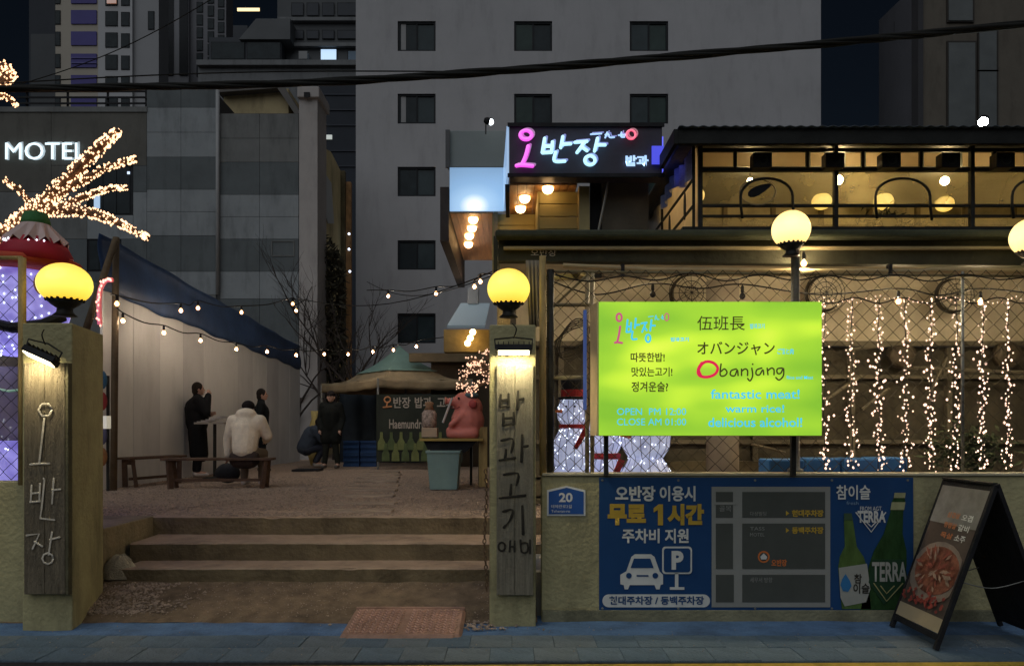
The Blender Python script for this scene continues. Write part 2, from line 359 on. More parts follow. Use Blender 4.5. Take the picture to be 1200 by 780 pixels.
# red-brown tread plate ramp
rp = thing('ramp_plate', 'reddish brown chequered ramp plate at the foot of the steps', 'ramp', (-.8, 5.8, 0))
red_pl = M('reddish_plate', (.36, .21, .15), .55, .3, 4, .3, stain=.4)
def ramp_pt(u, v):
    return Vector((-1.27 + .90 * u + .10 * (v - .5) * 0 , 5.42 + .58 * v, .028 + .06 * v))
def rp_fn(u, v):
    e = min(u, 1 - u, v, 1 - v); p = ramp_pt(u, v); cr = 0
    if (u < .06 or u > .94) and (v < .08 or v > .92): cr = .02
    return (p.x, p.y + (cr if v < .1 else -cr), p.z - (.03 if e < .001 else 0) + .004 * noise.noise((u * 9, v * 9, 0)))
obj('plate', G().grid(rp_fn, 40, 30), red_pl, rp, smooth=False)
g = G()
for i in range(30):
    for k in range(10):
        if random.random() < .05: continue
        if i in (14, 15): continue
        c = ramp_pt(.05 + .9 * (i + .5) / 30, .07 + .86 * (k + .5) / 10) + Vector((0, 0, .004)); g.obox(c, (.007, .042, .010), Matrix.Rotation(R(-28 if (i) % 2 else 28), 3, 'Z'))
obj('tread_stud', g, M('worn_stud', (.60, .38, .29), .5, .25, 9, .1), rp, kind='stuff')
fr = G().box(-1.26, -.38, 6.0, 6.025, .0, .095); obj('back_rail', fr, red_pl, rp, bevel=.005)

# ------------------------------------------------------------------ low walls and pillars
rw = obj('low_wall', G().box(.235, 9, 5.905, 6.06, -.05, 1.16), olive, bevel=.008)
tag(rw, 'low olive plaster wall carrying the blue parking banner', 'wall')
obj('coping', G().box(.24, 9, 5.885, 6.08, 1.162, 1.182), M('coping', (.42, .38, .26), .7, .2, 5, .1), rw, bevel=.004)
obj('plinth', G().box(.24, 9, 5.875, 5.903, -.04, .10), M('plinth_conc', (.2, .19, .12), .9, .3, 4, .3, stain=.3), rw, bevel=.006)
lw = obj('low_wall', G().box(-9, -3.62, 5.84, 6.0, -.05, 1.12), olive, bevel=.008)
tag(lw, 'low olive wall left of the chalk-lettered pillar', 'wall')
# left pillar (slightly skewed inner side)
lp = thing('gate_pillar', 'left gate pillar with chalk lettered dark board', 'pillar', (-3.5, 5.9, 0))
x0 = (24 - CX) * 5.62 / F; x1 = (83 - CX) * 5.62 / F
g = G(); V = []
for z in (-.05, 2.34): V += [(x0, 5.64, z), (x1, 5.64, z), (-3.50, 6.36, z), (x0 - .2, 6.36, z)]
g.add(V, [(0, 3, 2, 1), (4, 5, 6, 7), (0, 1, 5, 4), (1, 2, 6, 5), (2, 3, 7, 6), (3, 0, 4, 7)])
obj('shaft', g, pillar_m, lp, bevel=.012)
g = G()
for i in range(2):
    z0 = .31; z1 = 2.02
    g2 = G().px(28 + i * 24.2, 425, 51.8 + i * 24.2, 696, 5.585, .045); obj('board', g2, wood_l, lp, bevel=.005)
obj('rail', G().px(76.5, 425, 80, 697, 5.585, .05), M('rail_dark', (.1, .09, .05), .7, .3, 6, .2), lp, bevel=.003)
# 오 반 장 chalk (pixel strokes)
strokes([ring(53, 480, 8, 8, 6), [(52, 490), (49, 515), (46, 543)], [(35, 544), (46, 543), (58, 543)]], 5.575, 2.6, chalk, lp, k=1)
strokes([[(37, 568), (36, 588)], [(47, 566), (46, 587)], [(36, 578), (47, 577)], [(35, 588), (47, 587)], [(63, 560), (61, 590)], [(61, 574), (71, 573)], [(51, 560), (52, 562), (49, 594), (47, 607), (64, 609)]], 5.575, 2.4, chalk, lp, k=1)
strokes([[(31, 627), (46, 625), (38, 643)], [(40, 634), (50, 640)], [(61, 623), (57, 650)], [(58, 632), (70, 629)], ring(56, 654, 6.5, 6.5, 8)], 5.575, 2.4, chalk, lp, k=1)
# right pillar
rpil = thing('gate_pillar', 'right gate pillar with pale board and black brush lettering', 'pillar', (.0, 5.9, 0))
obj('shaft', G().box(-.175, .185, 5.74, 6.2, -.05, 2.34), pillar_m, rpil, bevel=.012)
for i in range(2): obj('board', G().px(582 + i * 21.7, 427, 603.2 + i * 21.7, 697, 5.69, .047), wood_m, rpil, bevel=.004)
bk = lambda ls: strokes(ls, 5.683, 2.6, ink, rpil, varw=.3, k=3)
bk([[(587, 462), (586, 476)], [(596, 461), (596, 475)], [(587, 469), (596, 468)], [(586, 477), (597, 475)], [(607, 458), (606, 480)], [(607, 468), (614, 467)],
    [(590, 484), (590, 497)], [(602, 483), (602, 496)], [(590, 490), (602, 489)], [(589, 498), (603, 496)]])
bk([[(587, 516), (601, 514), (599, 530)], [(593, 526), (592, 537)], [(585, 539), (604, 536)], [(612, 509), (611, 541)], [(612, 523), (619, 522)]])
bk([[(590, 556), (607, 554), (605, 568)], [(599, 567), (598, 580)], [(585, 583), (616, 580)]])
bk([[(589, 599), (601, 597), (597, 610), (590, 618)], [(612, 592), (613, 626)]])
strokes([ring(588, 640, 4, 5, 8), [(598, 633), (597, 646)], [(603, 633), (603, 646)], [(598, 640), (603, 640)], [(610, 632), (611, 646), (618, 646), (618, 636), (611, 636)], [(621, 632), (621, 648)]], 5.683, 2.2, ink, rpil, k=2)

def floodlight(label, px, py, D, tilt, roll, wpx, energy, aim, col):
    c = P(px, py, D); t = thing('floodlight', label, 'floodlight', c)
    q = Matrix.Rotation(roll, 3, 'Y') @ Matrix.Rotation(tilt, 3, 'X'); w_ = wpx * D / F
    obj('housing', G().obox(c, (w_, .10, .05), q), black_m, t, bevel=.008)
    g = G()
    for i in range(7): g.obox(c + q @ Vector((-w_ / 2 + w_ * (i + .5) / 7, 0, .033)), (.006, .09, .025), q)
    obj('cooling_fin', g, black_m, t, kind='stuff')
    obj('lens', G().obox(c + q @ Vector((0, 0, -.028)), (w_ * .86, .08, .006), q), E('flood_lens', (1.0, .88, .55), 9), t)
    g = G(); k = q @ Vector((w_ / 2, 0, 0)); 
    g.tube([c + k, c + k + Vector((.01, .05, .08)), c + Vector((0, .09, .10)), c - k + Vector((-.01, .05, .08)), c - k], .007, 6)
    obj('bracket', g, dark_metal, t, smooth=True)
    obj('flex', G().tube(smooth_pts([c + Vector((0, .05, .09)), c + Vector((.02, -.02, .15)), c + Vector((-.01, .05, .2))], 5), .005, 6), wire_m, t, smooth=True)
    ld = bpy.data.lights.new('flood_lamp', 'AREA'); lo = bpy.data.objects.new('flood_lamp', ld); COL.objects.link(lo); lo.parent = t
    ld.shape = 'RECTANGLE'; ld.size = w_ * .8; ld.size_y = .06; ld.energy = energy; ld.color = col
    lo.location = q @ Vector((0, 0, -.036)); lo.rotation_euler = Vector(aim).to_track_quat('-Z', 'Y').to_euler()
    return t
floodlight('black floodlight over the black brush-lettered board', 602, 409, 5.60, R(-14), 0, 42, 9, (0, .45, -1), (1, .85, .5))
floodlight('tilted black floodlight over the chalk-lettered board', 48, 417, 5.48, R(-22), R(24), 40, 7, (-.05, .5, -1), (1, .85, .5))

def globe(label, px, py, D, rpx, e, base_px, sq=1.0):
    c = P(px, py, D); r = rpx * D / F; base = P(px, base_px, D)
    t = thing('globe_lamp', label, 'lamp', base, 'round globe lamps')
    prof = [(r * math.sin(a) * (1 if True else 1), -r * math.cos(a)) for a in [math.pi * (i / 16) for i in range(3, 17)]]
    g = G(); g.lathe(c, [(max(p, .004), h * sq) for p, h in prof], 32); obj('globe', g, e, t, smooth=True)
    obj('fitter', G().lathe(c + Vector((0, 0, r * .82 * (1 - sq))), [(r * .62, -r * .82), (r * .66, -r * .78), (r * .5, -r * .95), (r * .28, -r * 1.1), (r * .3, -r * 1.25), (r * .45, -r * 1.4)][::-1], 20), dark_metal, t, smooth=True)
    g = G()
    for i in range(18):
        a = i / 18 * 6.283; g.ball(c + Vector((r * .66 * math.cos(a), r * .66 * math.sin(a), -r * .76 + r * .82 * (1 - sq))), r * .07, 6, 4)
    obj('fitter_rim', g, dark_metal, t, kind='stuff')
    return t
def globe_mat(name, c_mid, c_edge, s):
    """lamp glass: brightest round the bulb at mid height, deeper colour toward top and bottom"""
    m = bpy.data.materials.new(name); m.use_nodes = True; t = m.node_tree; b = t.nodes['Principled BSDF']; N = t.nodes.new; L = t.links.new
    tc = N('ShaderNodeTexCoord'); sp = N('ShaderNodeSeparateXYZ'); L(tc.outputs['Generated'], sp.inputs[0])
    cr = N('ShaderNodeValToRGB'); e = cr.color_ramp.elements; e[0].position = 0; e[0].color = (*c_edge, 1); e[1].position = 1; e[1].color = (*c_edge, 1)
    for pos, c in ((.36, c_mid), (.55, c_mid)): k = e.new(pos); k.color = (*c, 1)
    L(sp.outputs[2], cr.inputs[0]); L(cr.outputs[0], b.inputs['Emission Color']); b.inputs['Emission Strength'].default_value = s; b.inputs['Base Color'].default_value = (.8, .7, .4, 1); b.inputs['Roughness'].default_value = .2
    return m
gy = globe_mat('yellow_globe_glass', (1.0, .80, .10), (.90, .50, .02), 1.25); gw = globe_mat('cream_globe_glass', (1.0, .80, .36), (.95, .62, .2), 1.5)
globe('yellow globe lamp on the left gate pillar', 76, 333, 5.85, 29.5, gy, 380, .83)
globe('yellow globe lamp on the right gate pillar', 596, 338, 5.95, 25, gy, 380, .93)
globe('cream globe lamp on the pole behind the green sign', 927, 269, 5.86, 22, gw, 300)
globe('cream globe lamp cut by the right photo edge', 1208, 278, 5.86, 22, gw, 300)
def pole(px, D, y0, z1, label):
    a = P(px, y0, D); t = obj('lamp_pole', G().lathe((a.x, D, z1), [(.06, 0), (.06, .02), (.036, .03), (.034, .6), (.034, a.z - z1 - .03), (.05, a.z - z1)], 14), steel, smooth=True)
    tag(t, label, 'pole')
pole(932, 5.98, 290, 1.19, 'grey steel pole behind the green sign'); pole(1208, 5.98, 300, 1.19, 'grey steel pole at the right photo edge')

# chain by the right pillar
ch = thing('chain', 'hanging metal chain beside the inner edge of the right pillar', 'chain', (-.2, 5.72, .3))
lk = G(); nseg = 10
ringpts = [(0.012 * math.cos(a), 0, .02 * math.sin(a)) for a in [2 * math.pi * i / nseg for i in range(nseg + 1)]]
lme = None
for i in range(28):
    p = P(569 + 1.3 * math.sin(i * .3), 552 + i * 5.1, 5.71)
    if lme is None:
        gg = G().tube([Vector(q) for q in ringpts], .0045, 5, cap=False); lme = bpy.data.meshes.new('link'); lme.from_pydata(gg.v, [], gg.f); lme.materials.append(M('rusty_chain', (.14, .09, .05), .6, .3, 20, .1, metal=.5))
    o = bpy.data.objects.new('link', lme); COL.objects.link(o); o.parent = ch; o.location = p - ch.location; o.rotation_euler = (0, R(random.uniform(-8, 8)), R(90 * (i % 2) + 20))

# address plate
ap = thing('address_plate', 'blue house-shaped address plate with number 20', 'sign', P(663, 604, 5.9))
blue_pl = M('plate_blue', (.03, .10, .33), .4, .1, 6, .02); whitep = M('white_print', (.72, .72, .68), .6, .06, 8, .02)
pt = lambda L_, D: [P(x, y, D) for x, y in L_]
obj('border', G().poly(pt([(641, 574), (664, 569), (686, 574), (686, 604), (641, 604)], 5.893), Vector((0, .01, 0))), whitep, ap)
obj('plate', G().poly(pt([(643, 576), (664, 571), (684, 576), (684, 602), (643, 602)], 5.888), Vector((0, .005, 0))), blue_pl, ap)
text('20', (655, 577, 671, 588), 5.885, whitep, ap, bold=.03); text('테헤란로2길', (646, 591, 670, 595), 5.885, whitep, ap); text('Teheran-ro', (646, 597, 668, 600), 5.885, whitep, ap)

# ------------------------------------------------------------------ blue parking banner
bn = thing('parking_banner', 'wide blue banner with parking notice, street map and bottles', 'banner', P(880, 716, 5.88))
whiteb = M('banner_white', (.60, .60, .56), .6, .12, 3, 0); bblue = M('banner_blue', (.012, .055, .16), .45, .12, 1.6, .03); grey_b = M('map_block', (.075, .08, .07), .6, .1, 4, 0); road_b = M('map_road', (.26, .26, .235), .6, .06, 6, 0)
yel_b = M('banner_yellow', (.48, .31, .04), .6, .08, 7, 0); org_b = M('banner_orange', (.6, .16, .04), .6, .1, 7, 0)
def ban_fn(u, v):
    p = P(702 + 368 * u, 715 - 156 * v, 5.888); return (p.x, p.y + .004 * math.sin(u * 21 + v * 4) * math.sin(v * 3.14) - .002, p.z)
obj('sheet', G().grid(ban_fn, 60, 14), bblue, bn, smooth=True)
DB = 5.879
for ex_ in (706, 795, 885, 975, 1064):
    for ey_ in (562.5, 712.5): obj('eyelet', G().lathe(P(ex_, ey_, 5.882), [(.006, 0), (.010, .001), (.006, .004)], 10, Vector((0, 1, 0))), steel, bn)
text('오반장', (721, 569, 768, 587), DB, whiteb, bn, bold=.035); text('이용시', (773, 569, 815, 587), DB, whiteb, bn, bold=.03)
text('무료', (712, 590, 757, 615), DB, yel_b, bn, bold=.06); text('시간', (782, 590, 825, 615), DB, yel_b, bn, bold=.06); obj('lettering', G().poly(pt([(766, 595), (772, 590.5), (777, 590.5), (777, 615), (771, 615), (771, 597), (766, 600)], DB), Vector((0, .004, 0))), yel_b, bn)
text('주차비', (729, 619, 773, 636), DB, whiteb, bn, bold=.03); text('지원', (779, 619, 807, 636), DB, whiteb, bn, bold=.03)
car = [(734, 669), (740, 652), (744, 649), (763, 649), (767, 652), (773, 669), (777, 673), (777, 684), (774, 685), (773, 690), (769, 690), (767, 685), (738, 685), (736, 690), (732, 690), (731, 685), (727, 684), (727, 673)]
obj('car_symbol', G().poly(pt(car, DB), Vector((0, .004, 0))), whiteb, bn)
g = G().poly(pt([(739, 665), (743, 654), (762, 654), (766, 665)], DB - .004), Vector((0, .003, 0)))
for x in (737, 768): g.poly(pt([(x + 3.4 * math.cos(i * .63), 674 + 3.4 * math.sin(i * .63)) for i in range(10)], DB - .004), Vector((0, .003, 0)))
g.poly(pt([(746, 673.3), (760, 673.3), (760, 675), (746, 675)], DB - .004), Vector((0, .003, 0))); obj('car_symbol_cutout', g, bblue, bn)
def rrect(x0, y0, x1, y1, r, n=4):
    o = []
    for cx, cy, a0 in ((x1 - r, y0 + r, -90), (x1 - r, y1 - r, 0), (x0 + r, y1 - r, 90), (x0 + r, y0 + r, 180)):
        for i in range(n + 1): a = R(a0 + 90 * i / n); o.append((cx + r * math.cos(a), cy + r * math.sin(a)))
    return o
g = G().poly(pt(rrect(776, 640, 811, 672, 4), DB), Vector((0, .004, 0))); g.px(791, 671, 795, 689, DB, .004); g.px(785, 687.5, 802, 690.5, DB - .001, .004); obj('parking_sign_symbol', g, whiteb, bn)
obj('parking_sign_symbol_field', G().poly(pt(rrect(778, 642, 809, 670, 3), DB - .004), Vector((0, .003, 0))), bblue, bn)
text('P', (787, 645, 801, 667), DB - .006, whiteb, bn, bold=.05)
obj('caption_pill', G().poly(pt(rrect(706, 696, 832, 711, 7.4, 6), DB), Vector((0, .004, 0))), whiteb, bn)
text('현대주차장 / 동백주차장', (714, 698, 825, 708), DB - .005, bblue, bn, bold=.03)
obj('map_sheet', G().px(834, 570, 973, 711, DB, .004), road_b, bn)
for (a, b, c, d) in ((839, 576, 859, 606), (839, 613, 859, 666), (839, 673, 860, 705), (870, 576, 967, 606), (870, 613, 967, 666), (870, 673, 967, 705)):
    obj('map_block', G().px(a, b, c, d, DB - .004, .003), grey_b, bn)
text('현대주차장', (928, 597, 965, 605), DB - .007, yel_b, bn, bold=.04); text('동백주차장', (928, 617, 965, 625), DB - .007, yel_b, bn, bold=.04)
text('다성빌딩', (879, 599, 898, 604), DB - .007, road_b, bn); text('TASS', (879, 617, 896, 621), DB - .007, road_b, bn); text('MOTEL', (879, 624, 896, 628), DB - .007, road_b, bn)
text('▸', (921, 598, 925, 604), DB - .007, yel_b, bn); text('▸', (921, 618, 925, 624), DB - .007, yel_b, bn)
text('세무서 방향', (879, 676, 905, 682), DB - .007, road_b, bn); text('골목', (843, 592, 857, 599), DB - .007, road_b, bn)
obj('map_caption', G().px(837, 588, 863, 591, DB - .006, .002), road_b, bn); text('오반장', (904, 655, 922, 663), DB - .007, org_b, bn, bold=.03)
obj('map_pin', G().poly(pt([(895 + 7 * math.cos(i * .4), 652 + 7 * math.sin(i * .4)) for i in range(16)], DB - .006), Vector((0, .002, 0))), org_b, bn)
obj('map_pin_centre', G().poly(pt([(895 + 5 * math.cos(i * .4), 652 + 5 * math.sin(i * .4)) for i in range(16)], DB - .009), Vector((0, .002, 0))), grey_b, bn)
obj('map_pin_house', G().poly(pt([(891, 652), (895, 648), (899, 652), (898, 655), (892, 655)], DB - .012), Vector((0, .002, 0))), whiteb, bn)
text('참이슬', (980, 568, 1020, 585), DB, whiteb, bn, bold=.02); text('fresh', (992, 587, 1006, 591), DB, M('pale_blue_print', (.2, .3, .42), .6, .05, 5, 0), bn)
text('TERRA', (1005, 598, 1038, 612), DB, whiteb, bn, bold=.04); text('FROM AGT', (1008, 593, 1033, 598), DB, whiteb, bn)
strokes([[(1003, 600), (1021, 623), (1038, 600)], [(1016, 612), (1021, 617), (1027, 611)]], DB, 1.4, whiteb, bn, k=1, name='emblem')
gsoju = M('bottle_print_green', (.075, .13, .035), .3, .35, 5, 0, stretch=(3, 1, 1)); gterra = M('dark_bottle_print', (.025, .06, .02), .3, .4, 5, 0, stretch=(3, 1, 1)); lab_w = M('label_print', (.32, .32, .28), .5, .08, 6, 0)
def mirror(prof, cx, sk=0, y_ref=0): return [(cx + h + sk * (y_ref - y), y) for h, y in prof] + [(cx - h + sk * (y_ref - y), y) for h, y in reversed(prof)]
obj('soju_bottle_print', G().poly(pt(mirror([(5, 606), (6, 622), (7, 640), (14, 652), (17, 665), (17, 713)], 998, -.09, 650), DB), Vector((0, .004, 0))), gsoju, bn)
obj('soju_cap_print', G().poly(pt(mirror([(4.5, 601), (5, 609)], 998, -.09, 650), DB - .004), Vector((0, .003, 0))), M('cap_dark', (.05, .09, .05), .4, .2, 5, 0), bn)
obj('soju_label_print', G().poly(pt([(983, 665), (1016, 660), (1020, 690), (1015, 705), (990, 710), (985, 700)], DB - .005), Vector((0, .003, 0))), lab_w, bn)
obj('water_drop_print', G().poly(pt([(991, 672), (996, 680), (998, 686), (994, 693), (988, 692), (985, 685), (987, 678)], DB - .009), Vector((0, .002, 0))), M('drop_blue', (.03, .16, .35), .5, .1, 6, 0), bn)
text('참', (1001, 672, 1010, 683), DB - .010, ink, bn, bold=.02); text('이슬', (1000, 683, 1019, 695), DB - .010, ink, bn, bold=.02)
obj('beer_bottle_print', G().poly(pt(mirror([(6, 577), (6, 583), (7.5, 586), (7.5, 600), (11, 625), (19, 645), (22, 662), (23, 714)], 1040, .17, 665), DB), Vector((0, .004, 0))), gterra, bn)
g = G().poly(pt(mirror([(6.5, 577), (6.5, 583)], 1040, .17, 665), DB - .005), Vector((0, .003, 0))); g.poly(pt(mirror([(8, 588), (8, 597)], 1040, .17, 665), DB - .005), Vector((0, .003, 0))); obj('beer_cap_print', g, M('cap_gold', (.3, .3, .16), .4, .3, 9, 0), bn)
obj('beer_label_print', G().poly(pt([(1022, 655), (1060, 655), (1064, 682), (1036, 708), (1018, 682)], DB - .006), Vector((0, .003, 0))), M('label_dark', (.02, .05, .025), .5, .2, 5, 0), bn)
text('TERRA', (1022, 658, 1063, 681), DB - .011, lab_w, bn, bold=.03); strokes([[(1024, 683), (1039, 704), (1058, 683)], [(1032, 686), (1039, 695), (1048, 686)]], DB - .011, 1.4, M('gold_print', (.3, .28, .12), .5, .1, 5, 0), bn, k=1, name='emblem')

# ------------------------------------------------------------------ green lightbox sign
gs = thing('lightbox_sign', 'lit yellow-green menu sign in Korean, Japanese and English', 'sign', P(832, 510, 5.6))
m = bpy.data.materials.new('green_lightbox'); m.use_nodes = True; t = m.node_tree; b = t.nodes['Principled BSDF']; N = t.nodes.new; L = t.links.new
tc = N('ShaderNodeTexCoord'); mpn = N('ShaderNodeMapping'); mpn.inputs['Scale'].default_value = (.9, 0, 2.0); L(tc.outputs['Object'], mpn.inputs[0])
n = N('ShaderNodeTexNoise'); n.inputs['Scale'].default_value = 1.6; n.inputs['Detail'].default_value = 1.2; L(mpn.outputs[0], n.inputs['Vector'])
vd = N('ShaderNodeVectorMath'); vd.operation = 'DISTANCE'; vd.inputs[1].default_value = (.44, 0, .52); L(tc.outputs['Generated'], vd.inputs[0])
ma = N('ShaderNodeMath'); ma.operation = 'MULTIPLY_ADD'; L(vd.outputs['Value'], ma.inputs[0]); ma.inputs[1].default_value = -.38; L(n.outputs[0], ma.inputs[2])
cr = N('ShaderNodeValToRGB'); e = cr.color_ramp.elements; e[0].position = .16; e[0].color = (.24, .54, .035, 1); e[1].position = .60; e[1].color = (.86, 1.0, .09, 1)
k = e.new(.36); k.color = (.38, .70, .04, 1); k = e.new(.48); k.color = (.60, .90, .05, 1)
L(ma.outputs[0], cr.inputs[0]); L(cr.outputs[0], b.inputs['Emission Color']); b.inputs['Emission Strength'].default_value = 1.0; b.inputs['Base Color'].default_value = (.05, .08, .01, 1); b.inputs['Roughness'].default_value = .4
a = P(702, 510, 5.6); c = P(963, 353.5, 5.6)
obj('face_panel', G().box(a.x, c.x, 5.6, 5.62, a.z, c.z), m, gs)
obj('casing', G().box(a.x - .004, c.x + .004, 5.621, 5.80, a.z - .004, c.z + .004), M('casing_metal', (.45, .30, .13), .5, .2, 5, .1), gs, bevel=.004)
obj('casing_return', G().add([(a.x - .012, 5.61, a.z), (a.x - .045, 5.80, a.z), (a.x - .045, 5.80, c.z), (a.x - .012, 5.61, c.z), (a.x - .004, 5.61, a.z), (a.x - .004, 5.80, a.z), (a.x - .004, 5.80, c.z), (a.x - .004, 5.61, c.z)], [(0, 1, 2, 3), (4, 7, 6, 5), (0, 4, 5, 1), (3, 2, 6, 7), (0, 3, 7, 4), (1, 5, 6, 2)]), M('casing_edge', (.62, .48, .28), .5, .2, 5, .1), gs)
for x in (708, 928): obj('bracket', G().px(x, 508, x + 5, 557, 5.83, .04), dark_metal, gs)
DS = 5.594
s_ink = E('sign_dark_print', (.06, .05, .01), .6, (.05, .05, .02)); s_red = E('sign_red_print', (.8, .02, .09), .8, (.5, .02, .05)); s_cyan = E('sign_cyan_print', (.06, .58, .85), .9, (.1, .4, .6)); s_mag = E('sign_mauve_print', (.62, .10, .22), .8, (.4, .1, .2))
def logo(f, D, w1, w2, m_o, m_w, m_t, m_r, par, flat=.12):
    T = lambda ls: [[l[0]] + [f(*p) for p in l[1:]] if l[0] == 'c' else [f(*p) for p in l] for l in ls]
    strokes(T([ring(218, 170, 40, 32)]), D, w1 * .95, m_o, par, flat=flat); strokes(T([[(235, 245), (215, 320), (188, 380)], [(148, 386), (190, 382), (268, 388)]]), D, w1, m_o, par, flat=flat)
    strokes(T([[(350, 190), (332, 296)], [(405, 215), (398, 290)], [(342, 248), (400, 250)], [(332, 296), (400, 292)], [(478, 178), (462, 262)], [(470, 236), (535, 232)], [(428, 288), (418, 352), (495, 354)]]), D, w1 * .85, m_w, par, flat=flat)
    strokes(T([[(560, 222), (650, 214)], [(632, 218), (575, 296)], [(607, 252), (650, 282)], [(722, 190), (700, 286)], [(712, 240), (778, 240)], ring(668, 348, 36, 32)]), D, w1 * .85, m_w, par, flat=flat)
    strokes(T([[(672, 165), (750, 160)], [(775, 168), (800, 164)], [(790, 150), (775, 190)], [(800, 164), (808, 186), (840, 186)], [(868, 172), (915, 168)], [(890, 150), (888, 182), (912, 184)]]), D, w2, m_t, par, flat=flat)
    strokes(T([ring(957, 167, 31, 31)]), D, w2 * 1.3, m_r, par, flat=flat)
logo(lambda x, y: (680 + (160 + (x - 145) * .302) / 4, 340 + (105 + (y - 130) * .55) / 4), DS, 2.6, 1.0, s_mag, s_cyan, s_cyan, s_mag, gs)
text('밥과고기', (786, 395, 807, 400), DS, s_cyan, gs, bold=.03)
text('따뜻한밥!', (739, 413, 779, 424), DS, s_ink, gs, bold=.02); text('맛있는고기!', (740, 430, 788, 441), DS, s_ink, gs, bold=.02); text('정겨운술?', (740, 447, 783, 459), DS, s_ink, gs, bold=.02)
text('OPEN  PM 12:00', (723, 478, 804, 486), DS, s_cyan, gs, bold=0); text('CLOSE AM 01:00', (723, 490, 804, 498), DS, s_cyan, gs, bold=0)
text('伍班長', (817, 370, 873, 387), DS, s_ink, gs, bold=.005); text('밥과고기', (879, 379, 896, 385), DS, s_cyan, gs, bold=.02)
text('オバンジャン', (817, 400, 908, 416), DS, s_ink, gs, bold=.015); text('ご飯と肉', (911, 408, 930, 415), DS, s_cyan, gs, bold=.02)
strokes([['c', (828, 423.5), (836, 425), (841, 431), (838, 438), (829, 441.5), (820, 440), (818, 434), (822, 427)]], DS, 3.4, s_red, gs); strokes([[(823, 425), (818.5, 433), (821, 440)]], DS, 4.2, s_red, gs)
bj = lambda ls: strokes(ls, DS, 1.8, s_ink, gs, k=4)
bj([[(845, 426), (844, 439), (849, 440), (852, 436), (849, 432), (845, 435)], [(863, 432), (857, 434), (856, 439), (861, 440), (864, 433), (865, 440)], [(869, 432), (869, 440)], [(869, 435), (873, 432), (876, 434), (876, 440)],
    [(881, 431), (882, 440), (879, 446), (876, 443)], [(882, 426), (882.2, 427)], [(893, 431), (887, 433), (886, 438), (890, 439), (894, 433), (895, 439)], [(899, 431), (900, 439)], [(900, 434), (904, 431), (907, 433), (907, 439)],
    [(917, 431), (911, 432), (911, 437), (915, 437), (918, 431), (918, 440), (913, 445), (909, 442)]])
text('Rice and Meat', (922, 440, 953, 444), DS, s_cyan, gs, bold=.01)
text('fantastic meat!', (833, 456, 937, 467), DS, s_cyan, gs, bold=.012); text('warm rice!', (850, 474, 919, 483), DS, s_cyan, gs, bold=.012); text('delicious alcohol!', (830, 489, 940, 500), DS, s_cyan, gs, bold=.012)

# ------------------------------------------------------------------ sandwich board
sb = thing('sandwich_board', 'black sandwich board with meat menu poster by the wall', 'sandwich board', (3.33, 5.4, .01))
A0 = Vector((2.91, 5.72, .02)); A1 = Vector((2.91, 5.10, .02)); T0 = Vector((3.325, 5.72, 1.15)); T1 = Vector((3.325, 5.10, 1.15)); B0 = Vector((3.74, 5.72, .02)); B1 = Vector((3.74, 5.10, .02))
def panel(name, a0, a1, t1, t0, th, mat, par, u0=0, u1=1, v0=0, v1=1, off=0, flip=1, bevel=0):
    n = (a1 - a0).cross(t0 - a0).normalized() * flip
    f = lambda u, v: (a0.lerp(a1, u)).lerp(t0.lerp(t1, u), v) + n * off
    q = [f(u0, v0), f(u1, v0), f(u1, v1), f(u0, v1)]; return obj(name, G().poly(q, n * th), mat, par, bevel=bevel)
for (u0, u1, v0, v1) in ((0, .05, 0, 1), (.95, 1, 0, 1), (.05, .95, .96, 1), (.05, .95, .05, .085)):
    panel('frame_rail', A0, A1, T1, T0, .03, black_m, sb, u0, u1, v0, v1, off=-.006, flip=-1, bevel=.002)
for (u0, u1, v0, v1) in ((0, .05, 0, 1), (.95, 1, 0, 1), (.05, .95, .96, 1), (.05, .95, .05, .1)):
    panel('frame_rail', B0, B1, T1, T0, .03, black_m, sb, u0, u1, v0, v1, off=0, flip=-1, bevel=.002)
nrm = (A1 - A0).cross(T0 - A0).normalized()
if nrm.x > 0: nrm = -nrm
print('nrm', nrm)
def abp(o): return lambda u, v: (A0.lerp(A1, u)).lerp(T0.lerp(T1, u), v) + nrm * o
def abpoly(name, pts, mat, o): f = abp(o); return obj(name, G().poly([f(*p) for p in pts], nrm * .002), mat, sb)
abpoly('poster_backing', [(.05, .09), (.95, .09), (.95, .96), (.05, .96)], M('poster_dark', (.10, .075, .06), .35, .3, 3, 0), .002)
abpoly('poster_top', [(.05, .72), (.95, .72), (.95, .96), (.05, .96)], M('poster_grey', (.22, .21, .19), .35, .4, 4, 0), .005)
abpoly('poster_foot', [(.05, .09), (.95, .09), (.95, .175), (.05, .175)], M('poster_cream', (.42, .34, .22), .5, .1, 3, 0), .005)
panel('back_panel', B0, B1, T1, T0, .006, black_m, sb, .05, .95, .1, .96, off=.004, flip=-1)
f = abp(.008)
for i, (s1, s2) in enumerate((('삼겹살', '오겹'), ('항정살', '갈비'), ('목살', '소주'))):
    y = .80 - i * .065
    text(s1, (.36, y, .60, y - .036), 1, M('menu_orange', (.55, .20, .08), .5, .1, 6, 0), sb, mp=lambda a_, b_: f(a_, b_), bold=.02)
    text(s2, (.64, y, .84, y - .040), 1, whitep, sb, mp=lambda a_, b_: f(a_, b_), bold=.02)
ell = lambda cx, cy, rx, ry, n=20: [(cx + rx * math.cos(i * 2 * math.pi / n), cy + ry * math.sin(i * 2 * math.pi / n)) for i in range(n)]
abpoly('plate_print', [(min(.94, max(.06, x)), y) for x, y in ell(.52, .42, .50, .19)], M('plate_rim_print', (.25, .2, .16), .4, .3, 5, 0), .009)
abpoly('bowl_print', [(min(.94, max(.06, x)), y) for x, y in ell(.54, .43, .42, .15)], M('meat_print', (.24, .09, .055), .4, .6, 12, 0), .012)
random.seed(5); g = G(); g2 = G()
